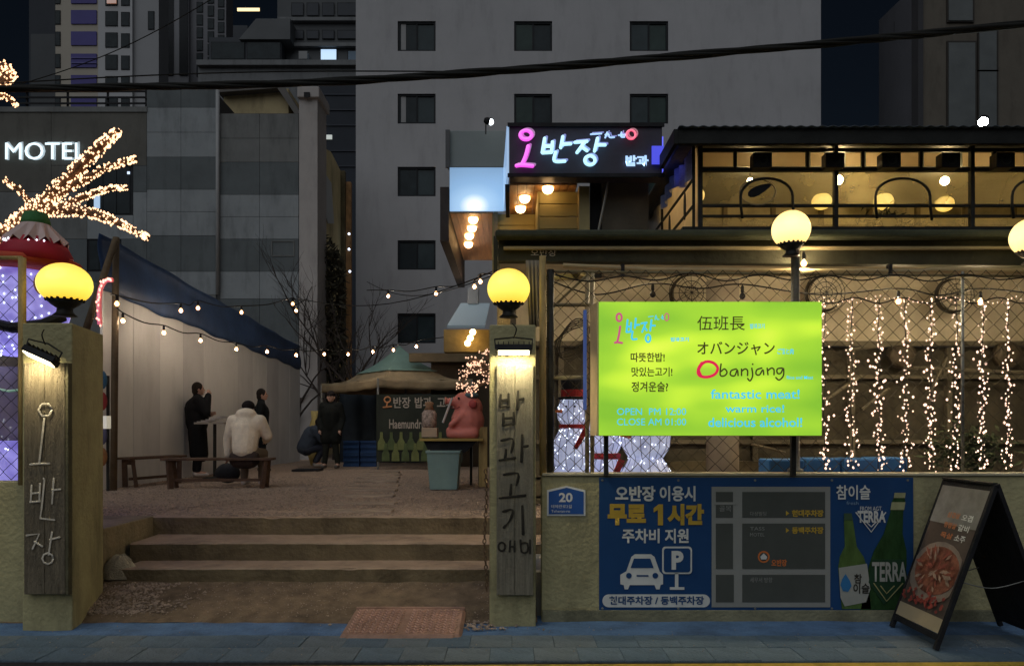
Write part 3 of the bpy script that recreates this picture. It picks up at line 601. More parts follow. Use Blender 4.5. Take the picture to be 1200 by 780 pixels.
for i in range(46):
    a = random.uniform(0, 6.28); rr_ = random.random() ** .6; u = .54 + .36 * rr_ * math.cos(a); v = .43 + .13 * rr_ * math.sin(a); du = random.uniform(.05, .11); an = a + random.uniform(-.4, .4)
    q = [(u + du * math.cos(an), v + du * .4 * math.sin(an)), (u - .018 * math.sin(an), v + .012 * math.cos(an)), (u - du * math.cos(an), v - du * .4 * math.sin(an)), (u + .018 * math.sin(an), v - .012 * math.cos(an))]
    (g if i % 2 else g2).poly([abp(.015 + .0006 * i)(min(.94, max(.06, x)), y) for x, y in q], nrm * .0004)
obj('meat_slice_print', g, M('meat_red', (.30, .09, .06), .4, .4, 20, 0), sb, kind='stuff'); obj('fat_strip_print', g2, M('meat_pale', (.36, .25, .18), .4, .3, 20, 0), sb, kind='stuff')
g = G()
for i in range(60):
    u = random.uniform(.1, .92); v = random.uniform(.20, .29); g.poly([abp(.015 + .0003 * i)(u + a_, v + b_) for a_, b_ in ((.03, 0), (0, .012), (-.03, 0), (0, -.012))], nrm * .0003)
obj('meat_cube_print', g, M('meat_red2', (.3, .06, .045), .4, .4, 20, 0), sb, kind='stuff')
g = G()
for y in (5.16, 5.66): g.tube(smooth_pts([Vector((3.10, y, .48)), Vector((3.33, y, .43)), Vector((3.56, y, .48))], 6), .004, 5)
obj('spreader_chain', g, steel, sb); obj('hinge', G().box(3.30, 3.35, 5.12, 5.70, 1.15, 1.165), dark_metal, sb)

# ------------------------------------------------------------------ fences (chain link)
def chainlink(x0, x1, z0, z1, y, pitch, par, r=.0034, mat=None):
    g = G(); ph = pitch; n = int((x1 - x0) / pitch) + 1
    for i in range(n):
        for sgn in (1, -1):
            pts = []; x = x0 + i * pitch; z = z0; k = 0
            while z < z1 + 1e-6:
                xx = x + (pitch / 2 if k % 2 else 0) * 1.0 * sgn; wob = .004 * noise.noise((i * .7, k * .5, sgn)); pts.append(Vector((xx + wob, y + sgn * .003, z))); z += ph * .5; k += 1
            g.tube(pts, r, 4, cap=False)
    return obj('wire_mesh', g, mat or M('fence_wire', (.05, .042, .028), .6, .3, 9, .05, metal=.4), par, kind='stuff', fixn=False)
fr_ = thing('chain_link_fence', 'chain-link fence on the low wall behind the green sign', 'fence', (2, 5.98, 1.18))
chainlink(.33, 4.6, 1.19, 2.84, 6.0, .125, fr_)
def ppole(x, y0, y1, D, r, mat, par, name='post', n=10): a = P(x, y0, D); b = P(x, y1, D); return obj(name, G().tube([a, b], r, n), mat, par, smooth=True)
ppole(636, 300, 557, 5.95, .026, post_y, fr_); ppole(645, 316, 557, 6.02, .030, dark_metal, fr_)
for x in (688, 694): ppole(x, 318, 557, 6.03, .017, M('pale_post', (.35, .27, .15), .6, .3, 5, .1), fr_)
ppole(1128, 318, 557, 6.03, .012, steel, fr_)
for (x0_, y0_, x1_, y1_, rr_) in ((646, 318, 1210, 324, .010), (648, 357, 692, 357, .014), (648, 443, 692, 442, .016), (648, 360, 688, 322, .01)):
    obj('rail', G().tube([P(x0_, y0_, 6.02), P(x1_, y1_, 6.02)], rr_, 8), M('rail_metal', (.2, .17, .09), .6, .3, 5, .1), fr_, smooth=True)
g = G()
g.tube(smooth_pts([P(650 + i * 40, 322 + (6 if i % 2 else 0) + random.uniform(-2, 2), 5.99) for i in range(15)], 5), .006, 5); obj('edge_cable', g, wire_m, fr_, smooth=True)
obj('side_strip', G().px(683.5, 363, 687.5, 480, 5.97, .01), E('blue_strip_light', (.05, .13, .50), .25, (.05, .08, .2)), fr_)
# folded cloth by the pole
cl = G().grid(lambda u, v: P(616 + 16 * u + 4 * v * (1 - u), 305 + 78 * v, 6.1 + .03 * math.sin(u * 22) * (.3 + v)), 20, 8)
tag(obj('folded_cloth', cl, M('cloth_grey', (.22, .19, .14), .8, .2, 6, .1), smooth=True, solid=.004), 'grey folded cloth hanging beside the yellow fence post', 'cloth')
fl_ = thing('chain_link_fence', 'chain-link fence left of the chalk-lettered pillar', 'fence', (-4, 5.98, 1.14))
chainlink(-4.5, -3.80, 1.13, 2.8, 5.93, .125, fl_)
ppole(26, 302, 568, 5.80, .028, post_y, fl_); obj('rail', G().tube([P(-60, 302, 5.92), P(26, 302, 5.92)], .016, 8), post_y, fl_)

# ------------------------------------------------------------------ restaurant: ground floor terrace
rs = thing('restaurant', 'two-storey restaurant with lit roof terrace and dark canopy roof', 'building', (3, 8, 0))
obj('terrace_floor', G().box(.2, 9, 6.1, 9.0, -.2, .36), concrete, rs)
cream = M('terrace_wall_cream', (.60, .52, .36), .7, .15, 1.5, .15, stain=.25); tan = M('terrace_tan', (.14, .12, .08), .7, .25, 3, .15, stain=.3)
obj('ceiling', G().add([(-.12, 6.42, 3.1), (9, 6.42, 3.1), (9, 9.0, 3.35), (-.12, 9.0, 3.35), (-.12, 6.42, 3.12), (9, 6.42, 3.12), (9, 9.0, 3.37), (-.12, 9.0, 3.37)], [(0, 3, 2, 1), (4, 5, 6, 7), (0, 1, 5, 4), (1, 2, 6, 5), (2, 3, 7, 6), (3, 0, 4, 7)]), cream, rs)
obj('back_wall_upper', G().box(.05, 9, 8.8, 8.95, 2.52, 3.33), cream, rs)
obj('ledge', G().box(.05, 9, 8.72, 8.8, 2.50, 2.56), tan, rs, bevel=.008)
obj('back_wall_lower', G().box(.05, 9, 8.86, 9.0, .3, 2.5), M('terrace_dark_wall', (.075, .065, .045), .7, .35, 2, .2, stain=.4), rs)
for i in range(7):
    x = .55 + i * 1.15; obj('mullion', G().box(x, x + .06, 8.78, 8.858, .4, 2.49), tan, rs, bevel=.004)
for z in (2.12, 1.35): obj('transom', G().box(.06, 9, 8.79, 8.857, z, z + .045), tan, rs)
for i in range(3): obj('wall_board', G().box(.1, 3.8, 8.70, 8.76, .52 + .22 * i, .71 + .22 * i), M('board_brown', (.11, .09, .05), .7, .25, 4, .2), rs, bevel=.006)
for (px, py, r_) in ((809, 344, 26), (966, 344, 24), (1118, 346, 23), (1250, 346, 23)):
    c = P(px - 0, py, 8.45); t_ = obj('wall_fan', G().lathe(c + Vector((0, .0, 0)), [(r_ * 8.45 / F * .62, 0), (r_ * 8.45 / F * .85, .02), (r_ * 8.45 / F * .9, .05), (r_ * 8.45 / F * .7, .1)], 26, Vector((0, 1, 0))), M('fan_shell', (.05, .04, .025), .6, .3, 6, .1), rs, smooth=True)
    R_ = r_ * 8.45 / F
    obj('fan_disc', G().lathe(c + Vector((0, -.012, 0)), [(R_ * .80, 0), (R_ * .80, .008)], 24, Vector((0, 1, 0))), cream, t_)
    for k in range(3):
        a = k * 2.094 + px; u = Vector((math.cos(a), 0, math.sin(a))); v = Vector((-math.sin(a), 0, math.cos(a))); obj('fan_blade', G().poly([c + Vector((0, -.03, 0)) + u * R_ * .15, c + Vector((0, -.05, 0)) + u * R_ * .7 + v * R_ * .25, c + Vector((0, -.03, 0)) + u * R_ * .75 - v * R_ * .15], Vector((0, .008, 0))), cream, t_)
    g = G()
    for q_ in (.3, .55, .8, .98): g.tube([c + Vector((R_ * q_ * math.cos(a_ * .314), -.07 + .05 * q_, R_ * q_ * math.sin(a_ * .314))) for a_ in range(21)], .004, 4, cap=False)
    for a_ in range(12): g.tube([c + Vector((0, -.075, 0)), c + Vector((R_ * math.cos(a_ * .5236), -.02, R_ * math.sin(a_ * .5236)))], .003, 4)
    obj('fan_guard', g, dark_metal, t_, kind='stuff')
# conduits and clutter along the lower wall
g = G()
for (x0_, y0_, x1_, y1_) in ((990, 410, 1060, 402), (965, 470, 1010, 440), (1060, 430, 1200, 436), (1010, 480, 1042, 455), (1090, 460, 1110, 420), (880, 520, 920, 530)):
    obj('conduit', G().tube([P(x0_, y0_, 8.5), P(x1_, y1_, 8.5)], .02, 6), tan, rs)
for (px, py) in ((1060, 415), (1185, 415)):
    c = P(px, py, 8.6); obj('exhaust_fan', G().lathe(c, [(.06, 0), (.14, .01), (.155, .05), (.155, .12)], 22, Vector((0, 1, 0))), M('exh', (.09, .07, .045), .6, .3, 6, .1), rs, smooth=True)
obj('white_column', G().lathe((2.24, 7.9, .3), [(.17, 0), (.17, 2.8)], 18), M('column_white', (.30, .25, .19), .6, .15, 3, .05), rs, smooth=True)
obj('corner_post', G().box(-.16, -.02, 8.0, 8.14, .6, 3.1), post_y, rs)
# canopy fascia
fa = obj('canopy_fascia', G().add(*[[tuple(p) for p in (P(584, 274, 6.3), P(1300, 274, 6.3), P(1300, 312, 6.3), P(584, 306, 6.3), P(584, 274, 6.3) + Vector((0, .1, 0)), P(1300, 274, 6.3) + Vector((0, .1, 0)), P(1300, 312, 6.3) + Vector((0, .1, 0)), P(584, 306, 6.3) + Vector((0, .1, 0)))], [(0, 1, 2, 3), (4, 7, 6, 5), (0, 4, 5, 1), (3, 2, 6, 7), (0, 3, 7, 4), (1, 5, 6, 2)]]), brown_metal, rs, bevel=.006)
obj('canopy_roof', G().add([(-.12, 6.42, 3.13), (9, 6.42, 3.13), (9, 9.0, 3.38), (-.12, 9.0, 3.38), (-.12, 6.42, 3.15), (9, 6.42, 3.15), (9, 9.0, 3.4), (-.12, 9.0, 3.4)], [(0, 3, 2, 1), (4, 5, 6, 7), (0, 1, 5, 4), (1, 2, 6, 5), (2, 3, 7, 6), (3, 0, 4, 7)]), brown_metal, rs)
obj('gutter', G().box(-.14, 9, 6.16, 6.295, 3.125, 3.19), M('gutter_dark', (.06, .065, .04), .5, .3, 4, .1), rs, bevel=.02)
obj('fascia_trim', G().px(590, 288.5, 1300, 291.5, 6.24, .05), M('trim_tan', (.40, .32, .17), .5, .2, 4, .05), rs)
text('오반장', (622, 292, 652, 300), 6.285, chalk, rs)
obj('side_fascia', G().box(-.16, -.125, 6.42, 9.0, 2.9, 3.2), brown_metal, rs)
obj('awning_tube', G().tube([P(660, 311, 6.2), P(760, 316, 6.2), P(1080, 318, 6.2), P(1090, 316, 6.2), P(1200, 318, 6.2)], .020, 8), M('tube_tan', (.36, .28, .15), .5, .2, 4, .05), rs)
for px in (728, 1042): obj('tube_clamp', G().px(px, 309, px + 4, 323, 6.17, .05), black_m, rs)
# ------------------------------------------------------------------ roof terrace (upper floor)
D2 = 7.6
zb = P(0, 270, D2).z; zt = P(0, 172, D2).z
obj('upper_floor', G().box(1.92, 9, D2, 12, zb - .16, zb - .02), brown_metal, rs)
up_w = M('upper_wall', (.36, .30, .17), .7, .45, 1.8, .1)
obj('upper_back_wall', G().box(1.95, 9, 9.6, 9.7, zb - .02, 4.46), up_w, rs)
obj('upper_ceiling', G().box(1.9, 9, D2 + .05, 9.6, 4.46, 4.50), M('upper_ceil', (.28, .2, .11), .7, .2, 2, .1), rs)
fm = dark_metal
def bar(x0_, y0_, x1_, y1_, D=D2, th=.035, name='frame_bar'): obj(name, G().px(x0_, y0_, x1_, y1_, D, th), fm, rs)
bar(818, 173.5, 1300, 177.5); bar(822, 196, 1300, 200.5, th=.05); bar(822, 239, 1300, 242); bar(822, 251.5, 1300, 254); bar(800, 265.5, 1300, 270, D=D2 - .06, th=.1)
for x in (819, 978, 1138): bar(x, 170, x + 4.5, 269, D=D2 - .02, th=.05)
for x in (860, 945, 1010, 1078, 1164): bar(x, 177.5, x + 3.5, 196)
for i in range(12): obj('back_stud', G().box(2.1 + i * .62, 2.15 + i * .62, 9.54, 9.598, zb, 4.45), M('stud_brown', (.16, .12, .06), .7, .2, 3, .05), rs)
for z_ in (3.72, 4.12): obj('back_rail', G().box(1.95, 9, 9.56, 9.597, z_, z_ + .03), M('stud_brown', (.16, .12, .06)), rs)
film = glassy('vinyl_film', (.70, .60, .34), .36, .2, .75)
for (x0_, x1_) in ((823.5, 977.5), (982.5, 1137.5), (1142.5, 1300)):
    obj('window_film', G().grid(lambda u, v: (lambda p: (p.x, p.y + .008 * math.sin(u * 9 + v * 3), p.z))(P(x0_ + (x1_ - x0_) * u, 240 - 40 * v, D2 + .045)), 24, 6), film, rs, smooth=True)
    obj('lower_film', G().px(x0_, 254.5, x1_, 265, D2 + .03, .003), film, rs)
for x0_, x1_ in ((824, 859), (864, 882), (903, 944), (950, 966), (991, 1009), (1015, 1033), (1056, 1077), (1083, 1103), (1128, 1163), (1170, 1200)):
    obj('top_pane', G().px(x0_, 179, x1_, 195, D2 + .03, .004), glassy('top_pane_cream', (.75, .62, .42), .8, .3, .8), rs)
for x in (883, 968, 1034, 1104, 1168):
    s_ = obj('speaker_box', G().px(x, 178.5, x + 22, 196, D2 - .13, .12), black_m, rs, bevel=.008); obj('speaker_cone', G().lathe(P(x + 11, 187, D2 - .131), [(.02, .004), (.05, -.004), (.055, .002)], 16, Vector((0, 1, 0))), dark_metal, s_)
for x0_, x1_ in ((868, 929), (1026, 1090), (1186, 1246)):
    c = (x0_ + x1_) / 2; rr_ = (x1_ - x0_) / 2
    pts = [P(x0_ + 2, 256, D2 - .05), P(x0_, 240, D2 - .05)] + [P(c - rr_ * math.cos(a), 230 - 21 * math.sin(a), D2 - .05) for a in [math.pi * i / 12 for i in range(13)]] + [P(x1_, 240, D2 - .05), P(x1_ + 2, 258, D2 - .05)]
    obj('arch_tube', G().tube(pts, .014, 8), fm, rs, smooth=True)
def leaf(px, py, w_, h_, ang, D):
    q = []
    for i in range(14):
        a = 2 * math.pi * i / 14; x = w_ * math.cos(a); y = h_ * math.sin(a) * (1 - .5 * math.cos(a)); q.append(P(px + x * math.cos(ang) - y * math.sin(ang), py - x * math.sin(ang) - y * math.cos(ang), D))
    return obj('leaf_cutout', G().poly(q, Vector((0, .006, 0))), black_m, rs)
leaf(891, 222, 16, 5, .45, D2 - .02)
obj('leaf_ring', G().tube([P(888 + 21 * math.cos(i * .33), 225 + 15 * math.sin(i * .33), D2 - .03) for i in range(20)], .008, 6), M('ring_tan', (.3, .24, .14), .5, .2, 4, 0), rs)
# roof with corrugated sheet edge
roof = obj('roof_slab', G().box(1.70, 9, 7.35, 10.4, 4.42, 4.455), M('roof_dark', (.07, .075, .07), .5, .25, 3, .15), rs, bevel=.01)
g = G().grid(lambda u, v: (1.62 + 5.3 * u, 7.20 + 1.4 * v, 4.468 + .006 * math.sin(u * 5.3 / .105 * 6.283)), 500, 4)
obj('roof_sheet', g, M('corrugated_sheet', (.10, .12, .14), .35, .2, 4, .05, metal=.5), rs, solid=.006, smooth=True)
obj('eave_board', G().box(1.62, 9, 7.24, 7.30, 4.31, 4.452), M('eave_dark', (.022, .023, .022), .6, .3, 3, .1), rs, bevel=.006)
obj('gable_board', G().box(1.58, 1.618, 7.24, 7.95, 4.31, 4.452), M('eave_dark', (.05, .052, .045)), rs)
# side with hanging film, receding
def side(u, v): return Vector((1.90, D2 + 3.2 * u, zb + (zt - zb) * v))
obj('side_film', G().grid(lambda u, v: side(u, v) + Vector((.02 * math.sin(u * 30 + v * 3), 0, 0)), 40, 8), glassy('side_vinyl', (.80, .66, .50), .90, .3, .75), rs, smooth=True)
obj('gathered_film', G().grid(lambda u, v: Vector((1.84 + .03 * math.sin(u * 40), D2 + 1.6 * u, zt - .0 - .28 * v * (1 - .5 * u) - .06 * math.sin(u * 9))), 60, 8), M('gathered_blue_film', (.30, .31, .46), .3, .3, 4, .3), rs, smooth=True)
for (u0_, v0_, u1_, v1_) in ((0, 0, 0, 1), (.5, 0, .5, 1), (0, .62, 1, .62), (0, .30, 1, .30), (0, .99, 1, .99)):
    obj('side_bar', G().tube([side(u0_, v0_) + Vector((-.04, 0, 0)), side(u1_, v1_) + Vector((-.04, 0, 0))], .016, 6), fm, rs)
for u_, v_ in ((.10, .40), (.34, .38)):
    q = [side(u_, v_) + Vector((-.06, .17 * math.cos(a), .15 * math.sin(a) * (1 if abs(math.sin(a)) > .1 else 1) + .11 * math.cos(a) * -1)) for a in [2 * math.pi * i / 12 for i in range(12)]]
    q = [side(u_, v_) + Vector((-.06, .05 * math.cos(a) , .15 * math.sin(a))) for a in [2 * math.pi * i / 12 for i in range(12)]]
    obj('leaf_cutout', G().poly(q, Vector((.006, 0, 0))), black_m, rs)
# upper lights
wb2 = E('terrace_bulb', (1.0, .72, .34), 190); wl2 = E('terrace_lantern', (.95, .60, .10), 1.1)
for px, py, D, r_, mm in ((879, 212, 8.3, .032, wb2), (982, 211, 8.1, .05, wb2), (1107, 212, 8.3, .045, wb2), (963, 236, 9.2, .12, wl2), (1035, 236, 9.2, .12, wl2), (1107, 239, 9.2, .11, wl2), (817, 229, 8.9, .09, wl2), (1230, 236, 9.2, .12, wl2)):
    c = P(px, py, D); t_ = obj('pendant_lamp', G().ball(c, (r_, r_, r_ * (.85 if r_ > .1 else 1)), 16, 12), mm, rs, smooth=True)
    obj('lamp_cord', G().tube([c + Vector((0, 0, r_)), Vector((c.x, c.y, 4.46))], .006, 5), wire_m, t_)
for px, py in ((866, 233), (1005, 234)): obj('lamp_shade', G().lathe(P(px, py, 9.3), [(.03, .1), (.10, 0)], 14), M('shade_white', (.5, .45, .4), .5, .1, 4, 0), rs)
g = G(); random.seed(11)
for i in range(220):
    c = P(random.gauss(1040, 14), random.gauss(258, 6), 7.9); d = Vector((random.uniform(-1, 1), random.uniform(-1, 1), random.uniform(-1, 1))).normalized() * .05; s_ = d.orthogonal().normalized() * .014
    g.add([c - d, c + s_, c + d, c - s_], [(0, 1, 2, 3)])
tag(obj('potted_shrub', g, M('dim_leaf', (.05, .05, .025), .7, .3, 6, 0), fixn=False), 'dim leafy shrub inside the upper terrace behind the film', 'plant')

# ------------------------------------------------------------------ entrance sign box and canopy
es = thing('entrance_sign', 'dark fascia sign with pink and white neon Korean logo', 'sign', P(690, 205, 8))
sx0 = P(597, 0, 8).x; sx1 = P(776, 0, 8).x; sz0 = P(0, 206, 8).z; sz1 = P(0, 147, 8).z
sign_bg = M('sign_face_dark', (.07, .065, .085), .5, .15, 2, .05)
obj('sign_box', G().box(sx0, sx1, 8, 8.25, sz0, sz1), sign_bg, es, bevel=.006)
for zz in (sz0, sz1): obj('trim', G().box(sx0 - .02, sx1 + .02, 7.975, 7.998, zz - .02, zz + .02), black_m, es)
neo_p = E('neon_pink', (.85, .06, .75), 1.15); neo_w = E('neon_white', (.42, .80, 1.0), 1.25); neo_b = E('neon_small_blue', (.35, .60, 1.0), 1.1); neo_r = E('neon_red', (1.0, .08, .18), 1.1)
lg = lambda x, y: (580 + x / 6, 130 + y / 6)
logo(lg, 7.93, 4.6, 2.0, neo_p, neo_w, neo_b, neo_r, es, flat=.8)
g2f = lambda x, y: (580 + (x + 14) / 6, 130 + (y - 10) / 6)
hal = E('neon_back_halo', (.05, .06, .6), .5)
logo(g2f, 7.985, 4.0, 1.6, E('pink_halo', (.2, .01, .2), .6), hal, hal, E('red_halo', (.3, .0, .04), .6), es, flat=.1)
obj('side_light', G().box(sx1 + .002, sx1 + .012, 8.0, 8.25, sz0 + .05, sz1 - .12), E('violet_side', (.12, .14, .95), 1.2, (.1, .1, .3)), es)
obj('corner_light', G().px(764, 171, 778, 192, 7.95, .02), E('violet_corner', (.07, .08, .80), .9, (.05, .05, .2)), es)
text('밥과', (733, 182, 760, 195), 7.96, neo_b, es, bold=.05)
eb = thing('entrance_canopy', 'glowing blue-white canopy end panel over the timber entrance soffit', 'canopy', P(560, 243, 9.3))
zc0, zc1 = sz0 - .0, sz1
m_blue = bpy.data.materials.new('backlit_panel'); m_blue.use_nodes = True; t = m_blue.node_tree; b = t.nodes['Principled BSDF']; N = t.nodes.new; L = t.links.new
tc = N('ShaderNodeTexCoord'); vd = N('ShaderNodeVectorMath'); vd.operation = 'DISTANCE'; L(tc.outputs['Generated'], vd.inputs[0]); vd.inputs[1].default_value = (.46, 0, .12)
cr = N('ShaderNodeValToRGB'); e = cr.color_ramp.elements; e[0].position = .0; e[0].color = (3, 3, 3, 1); e[1].position = 1.0; e[1].color = (.13, .25, .42, 1)
k = e.new(.13); k.color = (.9, 1, 1, 1); k = e.new(.28); k.color = (.34, .55, .8, 1); k = e.new(.55); k.color = (.20, .38, .62, 1)
L(vd.outputs['Value'], cr.inputs[0]); L(cr.outputs[0], b.inputs['Emission Color']); b.inputs['Emission Strength'].default_value = 1; b.inputs['Base Color'].default_value = (.3, .35, .4, 1)
fx0 = P(527, 0, 9.3).x; fx1 = P(590, 0, 9.3).x
obj('front_panel', G().box(fx0, fx1, 9.3, 9.33, zc0, zc1), m_blue, eb)
obj('side_panel', G().add([(sx0 - .03, 8.02, zc0), (sx0 - .03, 8.02, zc1), (fx1, 9.3, zc1), (fx1, 9.3, zc0), (sx0 - .005, 8.02, zc0), (sx0 - .005, 8.02, zc1), (fx1 + .03, 9.3, zc1), (fx1 + .03, 9.3, zc0)], [(0, 1, 2, 3), (4, 7, 6, 5), (0, 4, 5, 1), (3, 2, 6, 7), (0, 3, 7, 4), (1, 5, 6, 2)]), E('side_glow', (.20, .36, .60), .9), eb)
sof = M('timber_soffit', (.42, .22, .09), .45, .3, 3, .2, stretch=(8, .6, 1))
for i in range(8): obj('soffit_board', G().box(sx0 + i * .095, sx0 + .09 + i * .095, 8.27, 10.6, zc0 - .01, zc0 + .02), sof, eb)
for i in range(7): obj('soffit_board', G().box(fx0 + i * .078, fx0 + .074 + i * .078, 9.36, 12.0, zc0 - .012, zc0 + .02), sof, eb)
obj('edge_beam', G().box(sx0 - .05, sx0 - .002, 8.27, 9.28, zc0 - .09, zc0 - .002), black_m, eb)
obj('edge_beam', G().box(fx0 - .12, fx0 - .01, 9.3, 12.4, zc0 - .38, zc0 + .3), M('side_dark', (.05, .04, .035), .6, .3, 3, .1), eb)
obj('edge_beam', G().box(fx0 + .55, fx0 + .60, 9.36, 12.2, zc0 - .35, zc0 + .02), M('side_dark2', (.22, .18, .1), .6, .3, 3, .1), eb)
def downlight(px, py):
    D = F * (zc0 - .02 - HC) / (CY - py); c = P(px, py, D); c.z = zc0 - .035
    t_ = obj('downlight', G().ball(c, (.062, .062, .055), 16, 10), E('downlight_glow', (1.0, .60, .25), 14), eb, smooth=True)
    obj('downlight_ring', G().lathe(c + Vector((0, 0, .02)), [(.08, 0), (.08, .02)], 18), M('brass', (.5, .3, .1), .4, .1, 4, 0), t_)
for p_ in ((642, 220), (615, 231), (610, 243), (554.5, 256), (553, 266), (550, 275), (549, 285)): downlight(*p_)
ol = M('olive_panel', (.30, .26, .10), .6, .15, 2, .05)
def wpx(name, x0_, x1_, D, m_, dep=.04, ztop=None):
    obj(name, G().box(P(x0_, 0, D).x, P(x1_, 0, D).x, D, D + dep, 3.24, (zc0 - .014) if ztop is None else ztop), m_, eb)
for i in range(7): obj('cladding_panel', G().box(P(632, 0, 8.5).x, P(678, 0, 8.5).x, 8.5, 8.53, 3.24 + i * .144, 3.376 + i * .144), ol, eb, bevel=.003)
wpx('door_jamb', 678.5, 691, 8.30, M('jamb_olive', (.33, .27, .12), .6, .2, 3, .1), .2)
wpx('dark_doorway', 691.5, 705, 8.40, M('doorway_dark', (.01, .01, .012), .5, .2, 3, 0), ztop=zc0 + .06)
wpx('brown_wall', 705.5, 760, 8.34, M('brown_wall', (.10, .085, .06), .7, .3, 2, .1), ztop=zc0 + .06)
obj('return_wall', G().box(P(632, 0, 8.5).x - .02, P(632, 0, 8.5).x - .002, 8.5, 9.4, 3.24, zc0 - .014), ol, eb)
for i in range(7): obj('left_cladding', G().box(-.25, P(632, 0, 8.5).x - .022, 9.4, 9.44, 3.24 + i * .144, 3.376 + i * .144), ol, eb)
obj('diagonal_strut', G().tube([P(701, 272, 8.2), P(714, 208, 8.2)], .014, 8), steel, eb)
obj('building_core', G().box(-.05, 1.9, 10.6, 16, .6, 4.4), M('core_wall', (.22, .20, .14), .8, .2, 1.5, .1, stain=.3), rs)
obj('pale_strip', G().px(578, 250, 588, 262, 9.5, .05), M('pale_blue_metal', (.35, .38, .4), .5, .1, 3, 0), eb)
# green-grey wall panel above the blue canopy
gp = obj('parapet_panel', G().px(524, 153, 596, 196, 10.2, .12), M('green_grey_panel', (.24, .27, .26), .8, .1, 1, .05), bevel=.01); tag(gp, 'green-grey parapet panel rising above the blue-white canopy end', 'panel')
obj('panel_edge', G().px(522, 152, 527, 196, 10.15, .04), M('edge_dark', (.1, .1, .1), .7, .2, 3, 0), gp)
# little spotlight above parapet
def spot(label, px, py, D, r_, e_, s=(1, 0, -.3), energy=0):
    c = P(px, py, D); t_ = thing('spotlight', label, 'spotlight', c); ax = Vector(s).normalized()
    obj('housing', G().lathe(c - ax * r_ * 2, [(r_ * .6, 0), (r_ * 1.0, r_ * .6), (r_ * 1.1, r_ * 1.8)], 14, ax), black_m, t_, smooth=True)
    obj('lens', G().ball(c, r_ * .9, 14, 10), e_, t_, smooth=True)
    obj('bracket', G().tube([c - ax * r_ * 1.5, c - ax * r_ * 1.5 + Vector((0, 0, -r_ * 4))], r_ * .2, 6), dark_metal, t_)
spot('small white spotlight above the blue-white canopy', 575, 143, 9.9, .045, white_lamp)
spot('bright white spotlight on the terrace roof at right', 1152, 143, 7.7, .05, E('cold_spot', (.85, .95, 1), 160), (-.5, -.6, -.6))
sh = thing('hood_sign', 'small grey-blue hood with a lamp beneath, left of the right pillar', 'hood', P(552, 385, 13))
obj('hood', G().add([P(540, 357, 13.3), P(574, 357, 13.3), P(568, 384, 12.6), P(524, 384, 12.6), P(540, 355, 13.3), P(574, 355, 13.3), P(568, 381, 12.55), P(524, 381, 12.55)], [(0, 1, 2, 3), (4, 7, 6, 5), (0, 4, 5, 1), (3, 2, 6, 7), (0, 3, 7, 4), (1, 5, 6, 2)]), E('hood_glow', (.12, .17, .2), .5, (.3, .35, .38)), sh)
obj('stack_pipe', G().px(548, 336, 561, 356, 13.2, .2), M('pipe_pale', (.35, .38, .4), .5, .1, 3, 0), sh, bevel=.02)
for px, py in ((554, 389), (551, 396), (548, 402)): obj('lamp', G().ball(P(px, py, 13), .055, 12, 8), E('hood_lamp', (1, .62, .22), 14), sh, smooth=True)
obj('hood_box', G().px(520, 386, 578, 412, 13.2, .3), M('hood_box', (.2, .15, .06), .7, .3, 3, .1), sh)
annex = obj('annex', G().box(P(505, 0, 17).x, -.06, 17, 22, .5, P(0, 418, 17).z), M('annex_dark', (.06, .045, .03), .8, .3, 1, .1)); tag(annex, 'dark low annex behind the tent and pink pig', 'building')
obj('eave', G().box(P(480, 0, 16.8).x, -.06, 16.7, 17, P(0, 424, 16.8).z, P(0, 414, 16.8).z), M('eave_brown', (.1, .075, .04), .7, .3, 2, .1), annex)

# ------------------------------------------------------------------ strings of light curtain
strand_x = (966, 998, 1030, 1061, 1091, 1121, 1152, 1181)
ords = ('first light strand from the green sign, nearest its right edge', 'second light strand counted from the green sign', 'third light strand counted from the green sign', 'fourth light strand counted from the green sign', 'fifth light strand counted from the green sign', 'sixth light strand, third from the right photo edge', 'seventh light strand, second from the right photo edge', 'rightmost light strand of the curtain, near the photo edge')
random.seed(21)
for i, px in enumerate(strand_x):
    D = 6.35; t_ = thing('light_strand', ords[i], 'light strand', P(px, 552, D), 'hanging strands of the light curtain')
    pts = [P(px + 1.0 * math.sin(k * .8 + i), 350 + k * 10, D + .01 * math.sin(k)) for k in range(21)]
    obj('wire', G().tube(pts, .004, 4), wire_m, t_)
    g = G(); n_ = 78 + (i * 37 % 25)
    for k in range(n_):
        yy = 350 + 202 * (k / n_) ** (.85) + random.uniform(-2, 2); sp = 4.2 if yy > 410 else 2.6
        g.oct(P(px + 1.0 * math.sin(yy * .06 + i) + random.gauss(0, sp), yy, D + random.uniform(-.03, .03)), random.choice((.006, .008, .0095, .0115)))
    obj('mini_lamp', g, mini_pink, t_, kind='stuff', fixn=False)
g = G(); t_ = thing('light_swag', 'swagged row of tiny lights along the top of the light curtain', 'string lights', P(1080, 350, 6.3))
pts = [P(960 + k * 8, 352 + 3.5 * math.sin(k * .9), 6.33) for k in range(31)]; obj('wire', G().tube(pts, .006, 5), wire_m, t_)
for k in range(44): g.oct(P(960 + k * 5.5, 352 + 3.5 * math.sin(k * .39) + random.uniform(-3, 3), 6.31), .0065)
obj('mini_lamp', g, mini_pink, t_, kind='stuff', fixn=False)
